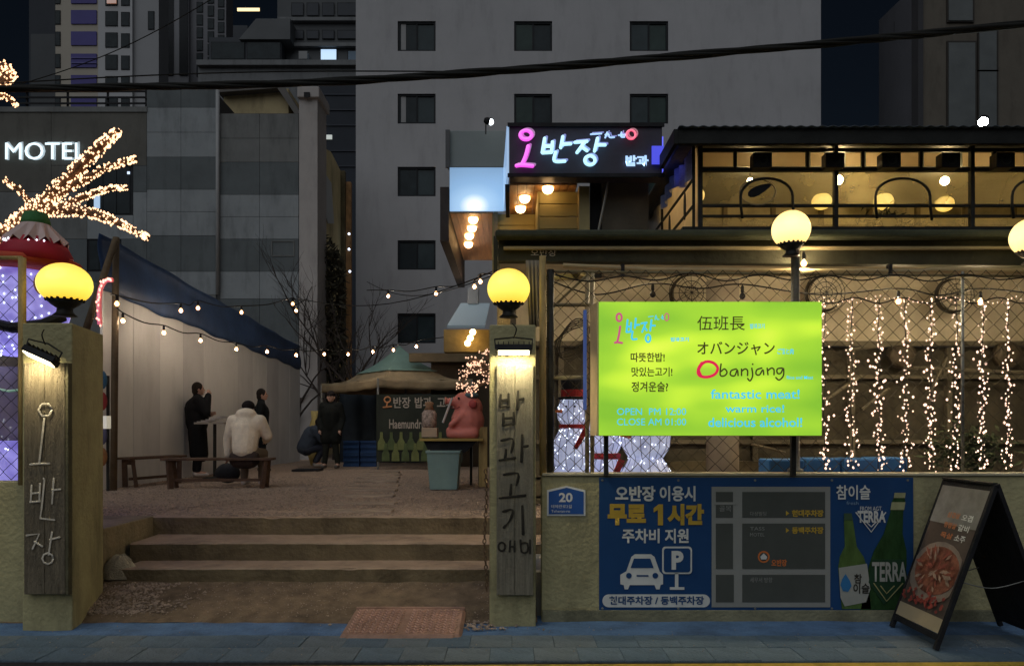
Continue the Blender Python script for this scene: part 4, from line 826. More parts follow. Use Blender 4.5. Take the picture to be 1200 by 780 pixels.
# edison bulbs on the terrace string
tbulb = E('terrace_string_bulb', (1, .76, .46), 1500)
bulb_shell = bpy.data.materials.new('bulb_glass_glow'); bulb_shell.use_nodes = True; _t = bulb_shell.node_tree; _e = _t.nodes.new('ShaderNodeEmission'); _e.inputs[0].default_value = (1.0, .42, .12, 1); _e.inputs[1].default_value = 1.5
_tr = _t.nodes.new('ShaderNodeBsdfTransparent'); _ad = _t.nodes.new('ShaderNodeAddShader'); _t.links.new(_e.outputs[0], _ad.inputs[0]); _t.links.new(_tr.outputs[0], _ad.inputs[1]); _t.links.new(_ad.outputs[0], _t.nodes['Material Output'].inputs[0])
def bulb_parts(c, r_, mat, par, sock=1.0):
    if mat is yard_bulb or mat is tbulb:
        obj('filament', G().ball(c, (r_ * .5, r_ * .5, r_ * .55), 10, 8), mat, par, smooth=True); mat = bulb_shell
    b_ = obj('bulb', G().lathe(c, [(.15 * r_, -r_), (.6 * r_, -r_ * .8), (r_, -.1 * r_), (.85 * r_, .5 * r_), (.4 * r_, 1.1 * r_), (.35 * r_, 1.3 * r_)], 12), mat, par, smooth=True)
    obj('socket', G().lathe(c + Vector((0, 0, r_ * 1.2)), [(.4 * r_, 0), (.55 * r_, .3 * r_), (.5 * r_, 1.8 * r_ * sock), (.2 * r_, 2.3 * r_ * sock)], 10), black_m, b_, smooth=True)
ts = thing('string_lights', 'string of bare bulbs along the terrace eave above the light curtain', 'string lights', P(1000, 330, 6.2))
for px, py, D in ((942, 309, 6.15), (1053, 353, 6.6), (1149, 354, 6.6), (870, 347, 6.6), (765, 345, 6.6)): bulb_parts(P(px, py, D), .028, tbulb if px > 900 else black_m, ts)
obj('cord', G().tube(smooth_pts([P(648, 330, 6.6), P(700, 345, 6.6), P(765, 332, 6.6), P(820, 338, 6.6), P(870, 333, 6.6), P(960, 345, 6.6), P(1053, 338, 6.6), P(1100, 346, 6.6), P(1149, 338, 6.6), P(1220, 345, 6.6)], 6), .007, 6), wire_m, ts, smooth=True)
# added fill lamps, hidden behind the canopy fascia, to brighten the terrace
for i, (px, py) in enumerate(((733, 331), (1172, 331), (955, 331))):
    t_ = thing('fill_light', ['added fill light above the left part of the terrace', 'added fill light above the right end of the terrace', 'added fill light above the middle of the terrace'][i], 'fill light', (P(px, 0, 7.6).x, 6.75, 3.04))
    obj('fill_disc', G().lathe(Vector((P(px, 0, 7.6).x, 6.75, 3.045)), [(.07, 0), (.09, .02), (.09, .05)], 18), E('fill_lamp', (1, .84, .58), 230), t_, smooth=True)
# blue stools
stool_m = M('blue_plastic', (.03, .12, .30), .4, .15, 4, .02)
def stool(loc, label):
    t_ = thing('stool', label, 'stool', loc, 'blue plastic stools on the terrace'); x, y, z = loc
    obj('seat', G().box(x - .15, x + .15, y - .15, y + .15, z + .33, z + .46), stool_m, t_, bevel=.015)
    for sx in (-1, 1):
        for sy in (-1, 1): obj('leg', G().tube([Vector((x + sx * .12, y + sy * .12, z + .33)), Vector((x + sx * .17, y + sy * .17, z))], [.022, .016], 6), stool_m, t_)
    return t_
for i, (px, D, zz) in enumerate(((915, 6.5, .62), (958, 6.75, .60), (1000, 6.7, .66), (1035, 6.9, .64))):
    stool((P(px, 0, D).x, D, .81), ['leftmost blue stool beside the grey pole', 'second blue stool from the grey pole', 'third blue stool from the grey pole', 'rightmost blue stool behind the light strands'][i])
# table under the stools at wall level (stacked seats stand on it)
tb = thing('terrace_table', 'long dark terrace table behind the low wall at right', 'table', (2.6, 7.0, .36))
obj('table_top', G().box(1.9, 4.6, 6.35, 7.15, .77, .81), wood_d, tb)
for x in (2.0, 4.5):
    for y in (6.5, 7.1): obj('leg', G().box(x - .02, x + .02, y - .02, y + .02, .36, .77), dark_metal, tb)
g = G(); random.seed(9)
for i in range(500):
    c = P(random.gauss(1135, 22), random.gauss(530, 14), 7.2); d = Vector((random.uniform(-1, 1), random.uniform(-1, 1), random.uniform(-.6, 1))).normalized() * .06; s_ = d.orthogonal().normalized() * .018; g.add([c - d, c + s_, c + d, c - s_], [(0, 1, 2, 3)])
pp = thing('potted_plant', 'dark potted plant behind the right light strands', 'plant', P(1135, 560, 7.2)); obj('foliage', g, M('dark_leaf', (.04, .05, .025), .7, .3, 6, 0), pp, fixn=False); obj('pot', G().lathe(Vector((P(1135, 0, 7.2).x, 7.2, .661)), [(.1, 0), (.14, .3)], 14), wood_d, pp)
# coiled hose and wreath behind gate
for (px, py, r1, r2, lab) in ((668, 398, 24, 11, 'coiled dark hose hanging behind the fence post'),):
    g = G()
    for k in range(5): g.tube([P(px + (r1 - k * 2) * math.cos(a * .35) + k, py + (r2 + k * 3) * math.sin(a * .35) - (r1 - k) * .5 * math.cos(a * .35), 6.5) for a in range(19)], .0055, 6)
    tag(obj('hose_coil', g, M('hose', (.06, .05, .035), .6, .3, 6, .05), smooth=True), lab, 'hose')

# ------------------------------------------------------------------ snowmen
def led_body(c1, c2, s, nm): return emis_noise(nm, c1, c2, s, 9, .35, .7, base=(.5, .5, .6))
led_m = led_body((.20, .23, .38), (.42, .46, .62), .8, 'led_mesh_white'); led_v = led_body((.16, .13, .58), (.36, .32, .95), .75, 'led_mesh_violet')
red_f = M('red_felt', (.38, .03, .03), .8, .2, 9, .2); orange_m = M('orange_nose', (.7, .17, .03), .5, .1, 5, .02)
def snowman(label, px, D, ybase, ytop, w_, hat, mat, scarf=True, noseside=-1, dots=85, seed=1):
    random.seed(seed); b = P(px, ybase, D); t_ = thing('snowman', label, 'snowman', b, 'light-up snowmen')
    H = (ybase - ytop) * D / F; W = w_ * D / F / 2; g = G()
    g.lathe(b, [(.6 * W, 0), (.95 * W, .1 * H), (W, .25 * H), (.85 * W, .42 * H), (.55 * W, .56 * H), (.48 * W, .60 * H)], 24)
    obj('body', g, mat, t_, smooth=True)
    g = G().lathe(b, [(.5 * W, .60 * H), (.68 * W, .68 * H), (.72 * W, .78 * H), (.58 * W, .92 * H), (.25 * W, H)], 24); obj('head', g, mat, t_, smooth=True)
    g = G()
    for i in range(dots):
        a = random.uniform(math.pi, 2 * math.pi); h = random.uniform(.03, .95) * H
        prof = [(0, .62), (.1, .95), (.25, 1), (.42, .85), (.56, .56), (.62, .5), (.70, .70), (.80, .72), (.92, .56), (1, .3)]; hh = h / H; r_ = .5
        for (h0, r0), (h1, r1) in zip(prof, prof[1:]):
            if h0 <= hh <= h1: r_ = r0 + (r1 - r0) * (hh - h0) / (h1 - h0)
        g.oct(b + Vector((r_ * W * math.cos(a) * 1.01, r_ * W * math.sin(a) * 1.01, h)), .0065)
    obj('led', g, E('led_cold', (.75, .85, 1), 3.0), t_, kind='stuff', fixn=False)
    g = G()   # seams of the wire frame
    for i in range(9):
        a = math.pi + math.pi * i / 8; g.tube([b + Vector((r_ * W * math.cos(a) * 1.012, r_ * W * math.sin(a) * 1.012, h_ * H)) for h_, r_ in ((0.02, .66), (.1, .95), (.25, 1), (.42, .85), (.56, .56), (.6, .5), (.68, .68), (.78, .72), (.92, .58))], .0035, 4)
    obj('frame_wire', g, M('frame_wire_white', (.35, .35, .45), .5, .1, 5, 0), t_, kind='stuff')
    n_ = b + Vector((noseside * W * .55, -W * .45, .78 * H)); obj('nose', G().lathe(n_, [(.09 * W, 0), (.01, .32 * W)], 10, Vector((noseside, -.7, 0))), orange_m, t_, smooth=True)
    for sx in (-.15, .25): obj('eye', G().ball(b + Vector((sx * W + noseside * .2 * W, -W * .68, .84 * H)), .05 * W, 8, 6), black_m, t_)
    if scarf:
        obj('scarf', G().lathe(b + Vector((0, 0, .585 * H)), [(.50 * W, -.03 * H), (.64 * W, -.02 * H), (.66 * W, .02 * H), (.5 * W, .03 * H)], 22), red_f, t_, smooth=True)
        obj('scarf_end', G().poly([b + Vector((x_ * W, -.95 * W, z_ * H)) for x_, z_ in ((.45, .57), (.7, .55), (.15, .30), (-.15, .26))], Vector((0, .02, 0))), red_f, t_)
    if hat == 'top':
        obj('hat', G().lathe(b + Vector((0, 0, .93 * H)), [(.8 * W, 0), (.8 * W, .03 * H), (.52 * W, .04 * H), (.56 * W, .30 * H)], 22), black_m, t_, smooth=False)
        obj('hat_band', G().lathe(b + Vector((0, 0, .97 * H)), [(.545 * W, 0), (.555 * W, .09 * H)], 22), red_f, t_)
    return t_
sm_ = snowman('light-up snowman with black top hat behind the fence gate', 671, 6.55, 552, 462, 50, 'top', led_m, seed=1)
obj('lower_body', G().ball(P(671, 575, 6.55), (31 * 6.55 / F, .2, 36 * 6.55 / F), 22, 14), led_m, sm_, smooth=True)
snowman('light-up snowman half hidden behind the green sign’s lower left corner', 709, 6.75, 610, 480, 56, None, led_m, seed=2, noseside=1)
snowman('light-up snowman below the green sign, beside the white column', 757, 6.6, 623, 478, 80, None, led_m, scarf=False, seed=3)
# big inflatable snowman at the left
c = P(25, 480, 6.7); bs = thing('snowman', 'big violet light-up snowman with red and white hat at the left edge', 'snowman', P(10, 600, 6.7), 'light-up snowmen')
b = P(12, 600, 6.7); k6 = 6.7 / F
obj('body', G().lathe(b, [(60 * k6, 0), (72 * k6, 40 * k6), (70 * k6, 90 * k6), (52 * k6, 150 * k6), (40 * k6, 168 * k6)], 28), led_v, bs, smooth=True)
hc = P(18, 362, 6.7); obj('head', G().ball(hc, (58 * k6, 50 * k6, 56 * k6), 28, 18), led_v, bs, smooth=True)
obj('hat_brim', G().lathe(P(32, 313, 6.7), [(48 * k6, -6 * k6), (56 * k6, -2 * k6), (56 * k6, 6 * k6), (42 * k6, 9 * k6)], 26), M('hat_red_orange', (.5, .07, .03), .7, .15, 5, .05), bs, smooth=True)
hb = P(42, 304, 6.6)
hg = G()
hg.lathe(hb, [(36 * k6, -4 * k6), (38 * k6, 4 * k6), (33 * k6, 14 * k6), (27 * k6, 22 * k6)], 26); obj('hat_lower', hg, M('hat_crimson', (.40, .02, .04), .6, .2, 4, .05), bs, smooth=True)
g = G(); 
for i in range(26):
    a0 = i / 26 * 6.283; a1 = (i + 1) / 26 * 6.283; z0_ = (24 if i % 2 else 16) * k6
    pts = [hb + Vector((r_ * k6 * math.cos(a), r_ * k6 * math.sin(a), z_)) for a, r_, z_ in ((a0, 31.5 if i % 2 == 0 else 34, 21 * k6 if i % 2 else 14 * k6), (a1, 34 if i % 2 == 0 else 31.5, 14 * k6 if i % 2 else 21 * k6), (a1, 15, 40 * k6), (a0, 15, 40 * k6))]
    g.add(pts, [(0, 1, 2, 3)])
obj('hat_upper', g, M('hat_white', (.6, .45, .42), .7, .1, 5, .05), bs, fixn=False)
obj('pompom', G().lathe(hb, [(15 * k6, 38 * k6), (15 * k6, 44 * k6), (12 * k6, 53 * k6), (3 * k6, 56 * k6)], 20), M('green_felt', (.05, .18, .06), .8, .2, 9, .2), bs, smooth=True)
obj('beak', G().lathe(P(70, 330, 6.4), [(11 * k6, 0), (9 * k6, 14 * k6), (1 * k6, 40 * k6)], 14, Vector((1, -.4, -.25))), orange_m, bs, smooth=True)
obj('glove', G().ball(P(52, 332, 6.42), (12 * k6, .05, 14 * k6), 14, 10), M('gold_glove', (.55, .30, .05), .5, .1, 5, 0), bs, smooth=True)
g = G(); random.seed(31)
for i in range(150):
    a = random.uniform(3.3, 6.1); t0 = random.uniform(-1.3, 1.4); g.oct(hc + Vector((58 * k6 * math.cos(t0) * math.cos(a), 50 * k6 * math.cos(t0) * math.sin(a), 56 * k6 * math.sin(t0))) * 1.01, .009)
for i in range(120):
    a = random.uniform(3.3, 6.1); g.oct(b + Vector((70 * k6 * math.cos(a), 70 * k6 * math.sin(a), random.uniform(20, 110) * k6)), .009)
for i in range(24):
    a = random.uniform(3.3, 6.1); g.oct(hb + Vector((32 * k6 * math.cos(a), 32 * k6 * math.sin(a), random.uniform(2, 18) * k6)), .010)
obj('led', g, E('led_cold', (.75, .85, 1), 3.0), bs, kind='stuff', fixn=False)
for px in (20, 40): obj('scarf_band', G().tube([P(-20, 376, 6.32), P(15, 384, 6.26), P(50, 380, 6.3), P(75, 370, 6.4)], 6 * k6, 8), black_m, bs) if px == 20 else None
# clouded plastic sheet between
tag(obj('plastic_cover', G().grid(lambda u, v: P(-30 + 62 * u, 516 - 98 * v, 6.15 + .03 * math.sin(u * 7 + v * 4)), 20, 14), glassy('clouded_plastic', (.32, .27, .2), .72, .2, .5), smooth=True, solid=.003), 'clouded clear plastic cover behind the left fence', 'cover')
g = G().tube([P(-20, 452, 6.1), P(10, 458, 6.1), P(28, 456, 6.1)], .01, 6); tag(obj('green_cord', g, E('green_cord_glow', (.1, .5, .25), .25), smooth=True), 'green glowing cord across the plastic cover at left', 'cord')

# ------------------------------------------------------------------ light-wrapped tree at left
lt = thing('light_wrapped_tree', 'leafless tree wrapped in warm fairy lights at the left', 'tree', (-5.4, 7.0, .6))
bark = M('bark_warm', (.16, .10, .06), .9, .3, 8, .4); random.seed(41)
T = 7.0
branches = [([(-45, 560), (-35, 430), (-18, 330), (10, 275)], 26, 18, 0), ([(10, 275), (50, 240), (90, 200), (122, 168), (139, 153)], 17, 6, 1), ([(60, 232), (95, 212), (130, 195), (160, 186)], 9, 4, 1), ([(62, 246), (95, 232), (125, 222), (148, 220)], 7, 3, 1),
            ([(10, 278), (50, 248), (100, 248), (140, 262), (174, 279)], 14, 4, 1), ([(10, 262), (40, 250), (25, 225), (4, 210)], 8, 4, 1), ([(-18, 330), (-10, 290), (20, 262), (60, 240)], 18, 12, 1), ([(-40, 300), (10, 268), (45, 240)], 12, 12, 1), ([(-20, 330), (5, 300), (30, 280)], 10, 10, 1),
            ([(-60, 200), (-30, 130), (0, 100), (14, 84)], 14, 9, 1), ([(-30, 130), (0, 112), (20, 124)], 7, 3, 1), ([(-45, 430), (-60, 300), (-60, 200)], 24, 16, 0), ([(-10, 90), (5, 76), (12, 84)], 8, 5, 1)]
gt = G(); gl = G()
for pts, r0, r1, lit in branches:
    w3 = smooth_pts([P(x, y, T + .15 * math.sin(x * .03)) for x, y in pts], 6); n_ = len(w3); rr = [(r0 + (r1 - r0) * i / (n_ - 1)) * T / F * .52 for i in range(n_)]
    nm = 'trunk' if not lit else 'branch'
    obj(nm, G().tube(w3, rr, 8), bark, lt, smooth=True)
    if lit:
        Ltot = sum((w3[i + 1] - w3[i]).length for i in range(n_ - 1))
        cnt = int(Ltot * 230 * (.45 + r0 / 20) * .95)
        for q in range(cnt):
            f_ = random.random() * (n_ - 1); i = min(int(f_), n_ - 2); p = w3[i].lerp(w3[i + 1], f_ - i); d = (w3[i + 1] - w3[i]).normalized(); r_ = rr[i] * random.uniform(.95, 1.45) + .004
            o_ = d.orthogonal().normalized(); o_.rotate(Matrix.Rotation(random.uniform(0, 6.283), 3, d)); gl.oct(p + o_ * r_, random.choice((.007, .009, .010, .012)))
obj('fairy_light', gl, mini_warm, lt, kind='stuff', fixn=False)
# small light-wrapped shrub by right pillar
s2 = thing('light_wrapped_tree', 'small shrub with pink-white fairy lights behind the right pillar', 'tree', P(575, 560, 9.5)); gl = G()
for pts in ([(590, 560), (582, 470), (575, 430)], [(580, 450), (560, 430), (540, 436)], [(580, 440), (560, 422), (548, 424)], [(575, 432), (552, 434), (542, 446), (537, 456)], [(585, 440), (570, 416), (578, 412)], [(575, 445), (560, 452), (552, 455)]):
    w3 = smooth_pts([P(x, y, 9.5) for x, y in pts], 5); obj('branch', G().tube(w3, [.03 - .02 * i / len(w3) for i in range(len(w3))], 6), bark, s2, smooth=True)
    if pts[0] == (590, 560): continue
    for q in range(60):
        i = random.randrange(len(w3) - 1); p = w3[i].lerp(w3[i + 1], random.random()); gl.oct(p + Vector((random.gauss(0, .035), random.gauss(0, .04), random.gauss(0, .035))), random.choice((.008, .010, .013)))
obj('fairy_light', gl, E('shrub_lamp', (1, .55, .33), 1.3), s2, kind='stuff', fixn=False)
# candy cane rope light
cc = thing('candy_cane_light', 'red rope-light candy cane behind the left globe lamp', 'light', P(117, 380, 7.6))
pts = smooth_pts([P(117, 380, 7.6), P(116, 355, 7.6), P(118, 338, 7.6), P(124, 329, 7.6), P(132, 328, 7.6)], 5); obj('tube', G().tube(pts, .024, 8), E('rope_red', (.75, .03, .03), .6), cc, smooth=True)
g = G()
for p in pts: g.oct(p + Vector((random.uniform(-.02, .02), -.025, random.uniform(-.02, .02))), .012)
obj('mini_lamp', g, E('mini_red', (1, .35, .25), 3), cc, kind='stuff')

# ------------------------------------------------------------------ white panel fence, tarp and poles
pf = thing('panel_fence', 'tall white panel fence along the left side of the yard', 'fence', (-5.8, 15, .64))
N_ = 11; random.seed(13)
tints = [(.70, .69, .66), (.63, .62, .60), (.73, .72, .69), (.58, .57, .56), (.68, .67, .65)]
for i in range(N_):
    y0 = 10.8 + 9.0 * i / N_; y1 = 10.8 + 9.0 * (i + 1) / N_ - .004; X = lambda y: -5.95 + .29 * (y - 10.9) / 8.8; zt_ = lambda y: 3.62 - .46 * (y - 10.9) / 8.8
    off = random.uniform(-.004, .004)
    g = G()
    nr = 1
    for r_ in range(nr):
        ya = y0 + (y1 - y0) * r_ / nr; yb = y0 + (y1 - y0) * (r_ + 1) / nr; d_ = off + (.003 if r_ % 2 else 0)
        g.add([(X(ya) + d_, ya, .6), (X(yb) + d_, yb, .6), (X(yb) + d_, yb, zt_(yb)), (X(ya) + d_, ya, zt_(ya)), (X(ya) - .04, ya, .6), (X(yb) - .04, yb, .6), (X(yb) - .04, yb, zt_(yb)), (X(ya) - .04, ya, zt_(ya))], [(0, 1, 2, 3), (4, 7, 6, 5), (0, 4, 5, 1), (3, 2, 6, 7), (0, 3, 7, 4), (1, 5, 6, 2)])
    obj('panel', g, M('fence_white_%d' % (i % 5), tints[i % 5], .6, .06, 1.2, .04, stain=.12), pf)
tp = G().grid(lambda u, v: (-5.90 + .29 * u - .04 + .02 * math.sin(u * 34) * v + .03 * math.sin(v * 6), 10.7 + 9.1 * u, (3.52 - .44 * u + .018 * math.sin(u * 25) + .014 * math.sin(u * 57)) * (1 - v) + (4.34 - .64 * u + .01 * math.sin(u * 13)) * v), 80, 10)
tag(obj('tarpaulin', tp, M('blue_tarp', (.028, .06, .145), .5, .35, 1.2, .1, stain=.2), smooth=True, solid=.006), 'dark blue tarpaulin hung along the top of the white fence', 'tarpaulin')
def wpole(a, b, r_, label): tag(obj('wooden_pole', G().tube([P(*a), P(*b)], [r_, r_ * .9], 8), M('pole_brown', (.13, .09, .05), .8, .3, 4, .2), smooth=True), label, 'pole')
wpole((133, 575, 10.6), (136, 278, 10.6), .05, 'upright brown pole at the near end of the white fence'); wpole((98, 395, 10.2), (135, 282, 10.5), .05, 'brown pole leaning beside the near end of the white fence')
tag(obj('notice_box', G().px(116, 487, 125, 502, 9.3, .1), E('notice_white', (.6, .55, .4), .5)), 'small pale lit box beside the left pillar', 'box')
bk_ = thing('clutter_rack', 'dark rack with hanging odds and ends behind the left pillar', 'rack', P(120, 575, 9.6))
obj('rack_post', G().px(113, 420, 115.5, 575, 9.6, .03), dark_metal, bk_); obj('rack_post', G().px(124.5, 440, 127, 575, 9.6, .03), dark_metal, bk_)
for i, (c_, y_) in enumerate((((.05, .15, .25), 445), ((.35, .04, .04), 470), ((.12, .12, .2), 510), ((.3, .14, .05), 535))): obj('rack_item', G().ball(P(120, y_, 9.5), (.06, .05, .12), 10, 8), M('rack_item%d' % i, c_, .7, .3, 6, .1), bk_, smooth=True)

# ------------------------------------------------------------------ yard furniture
def bench(label, xa, xb, ya, yb, z=.648, h=.43):
    t_ = thing('bench', label, 'bench', ((xa + xb) / 2, (ya + yb) / 2, z), 'wooden benches in the yard')
    a = Vector((xa, ya, 0)); b = Vector((xb, yb, 0)); d = (b - a).normalized(); s = Vector((-d.y, d.x, 0))
    for k in (-1, 1): obj('seat_board', G().beam(a + s * .075 * k + Vector((0, 0, z + h)), b + s * .075 * k + Vector((0, 0, z + h)), .14, .035), wood_d, t_, bevel=.005)
    for e_, sg in ((a, 1), (b, -1)):
        for k in (-1, 1): obj('leg', G().beam(e_ + d * .14 * sg + s * .11 * k + Vector((0, 0, z)), e_ + d * .10 * sg + s * .08 * k + Vector((0, 0, z + h - .018)), .07, .05), wood_d, t_)
        obj('apron', G().beam(e_ + d * .12 * sg - s * .09 + Vector((0, 0, z + h - .06)), e_ + d * .12 * sg + s * .09 + Vector((0, 0, z + h - .06)), .04, .07), wood_d, t_)
    obj('stretcher', G().beam(a + d * .12 + Vector((0, 0, z + .12)), b - d * .12 + Vector((0, 0, z + .12)), .05, .04), wood_d, t_)
    return t_
bench('long dark wooden bench under the person in beige', P(192, 0, 10.9).x, P(318, 0, 10.9).x, 10.9, 11.0)
bench('short dark wooden bench at the foot of the white fence', P(142, 0, 11.0).x, P(208, 0, 12.0).x, 11.05, 12.1)
tt = thing('high_table', 'narrow high table with papers between black coat and beige jacket', 'table', (P(249, 0, 13).x, 13.0, .65))
xx = P(249, 0, 13).x; obj('table_top', G().box(xx - .24, xx + .28, 12.8, 13.2, 1.60, 1.63), M('table_grey', (.3, .27, .23), .5, .1, 3, .02), tt); obj('leg', G().tube([Vector((xx + .04, 13, .65)), Vector((xx + .04, 13, 1.6))], .03, 8), dark_metal, tt); obj('foot', G().lathe((xx + .04, 13, .65), [(.2, 0), (.2, .015), (.03, .04)], 16), dark_metal, tt)
for i in range(6): obj('paper', G().obox((xx - .12 + .06 * i, 12.95 + .02 * i, 1.64 + .018 * i), (.2, .16, .014), Matrix.Rotation(i * .8, 3, 'Z')), M('paper_grey', (.45, .42, .4), .7, .1, 4, 0), tt)

# ------------------------------------------------------------------ people
def person(label, loc, face, J, top_col, leg_col, hair_col, long_coat=None, hood=False, shoe=(.5, .45, .42), bulk=1.0, hatcol=None):
    t_ = thing('person', label, 'person', loc, 'people in the yard')
    xf = Matrix.Translation(Vector(loc)) @ Matrix.Rotation(face, 4, 'Z')   # local +y = facing
    V = lambda k: Vector(J[k])
    body = [('c', V('pelvis'), V('chest'), .125, .14), ('c', V('chest'), V('neck'), .10, .06), ('c', V('neck'), V('head') - Vector((0, 0, .06)), .055, .055),
            ('b', V('head'), (.076, .092, .112)), ('c', V('head') + Vector((0, .05, -.05)), V('head') + Vector((0, .06, -.075)), .045, .035), ('c', V('head') + Vector((0, .085, .01)), V('head') + Vector((0, .105, -.02)), .010, .016)]
    for s_ in (-1, 1): body.append(('b', V('head') + Vector((s_ * .078, -.005, -.01)), (.012, .022, .032)))
    for s_ in 'lr':
        sg = -1 if s_ == 'l' else 1
        body += [('c', V('chest') + Vector((sg * .08, 0, .08)), V('sh' + s_), .07, .06), ('c', V('sh' + s_), V('el' + s_), .055, .042), ('c', V('el' + s_), V('wr' + s_), .042, .028),
                 ('c', V('hip' + s_), V('kn' + s_), .085, .058), ('c', V('kn' + s_), V('an' + s_), .058, .04), ('c', V('an' + s_), V('an' + s_) + Vector(J.get('foot', (0, .16, -.04))), .04, .035)]
        d = (V('wr' + s_) - V('el' + s_)).normalized(); pa = V('wr' + s_) + d * .07; body.append(('c', V('wr' + s_), pa, .028, .034))
        o1 = d.cross(Vector((1, 0, 0))); o1 = o1.normalized() if o1.length > .2 else Vector((0, 1, 0)); o2 = d.cross(o1)
        for k in range(4):
            b0 = pa + o1 * (k - 1.5) * .017; b1 = b0 + d * (.035 + .004 * (1.5 - abs(k - 1.5))) + o2 * .012; body += [('c', b0, b1, .0095, .009), ('c', b1, b1 + d * .022 + o2 * .02, .009, .008)]
        body.append(('c', V('wr' + s_) + d * .025 + o1 * .02, V('wr' + s_) + d * .07 + o1 * .05, .011, .009))
    blob('body', body, skin_m, t_, .011, 2, xf=xf)
    tc_ = M('coat_%s' % label[:18], top_col, .85, .18, 7, .3); lc_ = M('trousers_%s' % label[:18], leg_col, .85, .2, 7, .2)
    k = bulk
    coat = [('c', V('pelvis') + Vector((0, 0, .02)), V('chest'), .165 * k, .185 * k), ('c', V('chest') + Vector((0, 0, .05)), V('neck') - Vector((0, 0, .02)), .15 * k, .075), ('b', V('chest') + Vector((0, 0, .02)), (.215 * k, .15 * k, .17))]
    for s_ in 'lr':
        coat += [('c', V('sh' + s_), V('el' + s_), .085 * k, .070 * k), ('c', V('el' + s_), V('wr' + s_), .070 * k, .052 * k), ('c', V('chest') + Vector((0, 0, .08)), V('sh' + s_), .1, .088 * k)]
    if long_coat is not None:
        for s_ in 'lr': coat.append(('c', V('hip' + s_), V('hip' + s_).lerp(V('kn' + s_), long_coat) + Vector((0, 0, 0)), .135 * k, .125 * k))
    if hood: coat += [('b', V('neck') + Vector((0, -.06, .035)), (.155, .12, .09)), ('b', V('neck') + Vector((0, -.10, -.03)), (.13, .075, .10))]
    else: coat.append(('c', V('neck') - Vector((0, 0, .03)), V('neck') + Vector((0, 0, .02)), .078, .072))
    c_ = blob('coat', coat, tc_, t_, .017, 4, xf=xf)
    if hood: blob('hem_band', [('c', V('pelvis') + Vector((-.08, 0, -.13)), V('pelvis') + Vector((.08, 0, -.13)), .15, .15)], M('hem_dark', (.05, .035, .03), .8, .2, 5, .1), t_, .02, 2, xf=xf)
    tr = [('c', V('pelvis') - Vector((0, 0, .02)), V('pelvis') + Vector((0, 0, .05)), .135, .13)]
    for s_ in 'lr': tr += [('c', V('hip' + s_), V('kn' + s_), .10, .075), ('c', V('kn' + s_), V('an' + s_) + Vector((0, 0, .04)), .075, .058)]
    blob('trousers', tr, lc_, t_, .018, 3, xf=xf)
    ft = Vector(J.get('foot', (0, .16, -.04)))
    for s_ in 'lr': blob('shoe', [('c', V('an' + s_) + Vector((0, -.02, -.035)), V('an' + s_) + ft + Vector((0, 0, .0)), .045, .040)], M('shoe_%.2f' % shoe[0], shoe, .6, .1, 5, .05), t_, .014, 2, xf=xf)
    hp = [('b', V('head') + Vector((0, -.018, .022)), (.092, .098, .108))]
    if hair_col[0] >= 0:
        hp += [('b', V('head') + Vector((0, -.05, -.03)), (.085, .06, .09))]
        blob('hair', hp if not hatcol else hp[1:], M('hair_%.2f' % hair_col[0], hair_col, .7, .3, 20, .3), t_, .012, 2, xf=xf)
    if hatcol: blob('cap', [('b', V('head') + Vector((0, -.012, .055)), (.095, .105, .085)), ('c', V('head') + Vector((0, .07, .04)), V('head') + Vector((0, .13, .03)), .03, .015)], M('cap_%.2f' % hatcol[0], hatcol, .8, .2, 9, .2), t_, .014, 2, xf=xf)
    g = G()
    for s_ in (-1, 1): g.ball(xf @ (V('head') + Vector((s_ * .03, .082, .012))), .010, 8, 6)
    obj('eyes', g, black_m, t_); obj('mouth', G().ball(xf @ (V('head') + Vector((0, .094, -.052))), (.02, .006, .005), 8, 6), M('lip', (.4, .15, .12), .5, .1, 5, 0), t_)
    return t_
def stand(h=1.68, **k):
    s = h / 1.68
    J = dict(pelvis=(0, 0, .92), chest=(0, .0, 1.22), neck=(0, .0, 1.42), head=(0, .02, 1.56), shl=(-.17, 0, 1.36), shr=(.17, 0, 1.36), ell=(-.24, -.03, 1.09), elr=(.24, -.03, 1.09), wrl=(-.22, .08, .86), wrr=(.22, .08, .86),
             hipl=(-.09, 0, .88), hipr=(.09, 0, .88), knl=(-.10, .02, .49), knr=(.10, .03, .49), anl=(-.11, -.02, .09), anr=(.11, .0, .09)); J.update(k)
    return {a: tuple(v * s for v in b) for a, b in J.items()}
person('person in a long black coat holding a phone to the face', (P(231, 0, 13.3).x, 13.3, .65), R(-62), stand(1.70, elr=(.25, .12, 1.14), wrr=(.12, .17, 1.44), ell=(-.2, .06, 1.1), wrl=(-.03, .2, 1.12)), (.012, .012, .013), (.012, .012, .014), (.02, .014, .01), long_coat=1.25, bulk=1.15)
sit = dict(pelvis=(0, 0, .56), chest=(0, .08, .88), neck=(0, .12, 1.06), head=(0, .17, 1.16), shl=(-.20, .09, .99), shr=(.20, .09, .99), ell=(-.29, .13, .72), elr=(.28, .18, .76), wrl=(-.30, .14, .48), wrr=(.20, .36, .70),
           hipl=(-.10, .02, .50), hipr=(.10, .02, .50), knl=(-.14, .42, .50), knr=(.14, .42, .50), anl=(-.12, .32, .09), anr=(.12, .40, .09))
person('seated person in a beige hooded jacket seen from behind', (P(286, 0, 11.0).x, 11.02, .65), 0, sit, (.80, .68, .52), (.16, .12, .08), (.015, .012, .01), hood=True, bulk=1.12, hatcol=(.015, .012, .012))
person('slim person in black standing in front of the white fence', (P(306, 0, 14.8).x, 14.8, .65), R(-75), stand(1.66), (.010, .012, .014), (.01, .012, .014), (.012, .012, .01), long_coat=.7, bulk=.88, shoe=(.03, .03, .03))
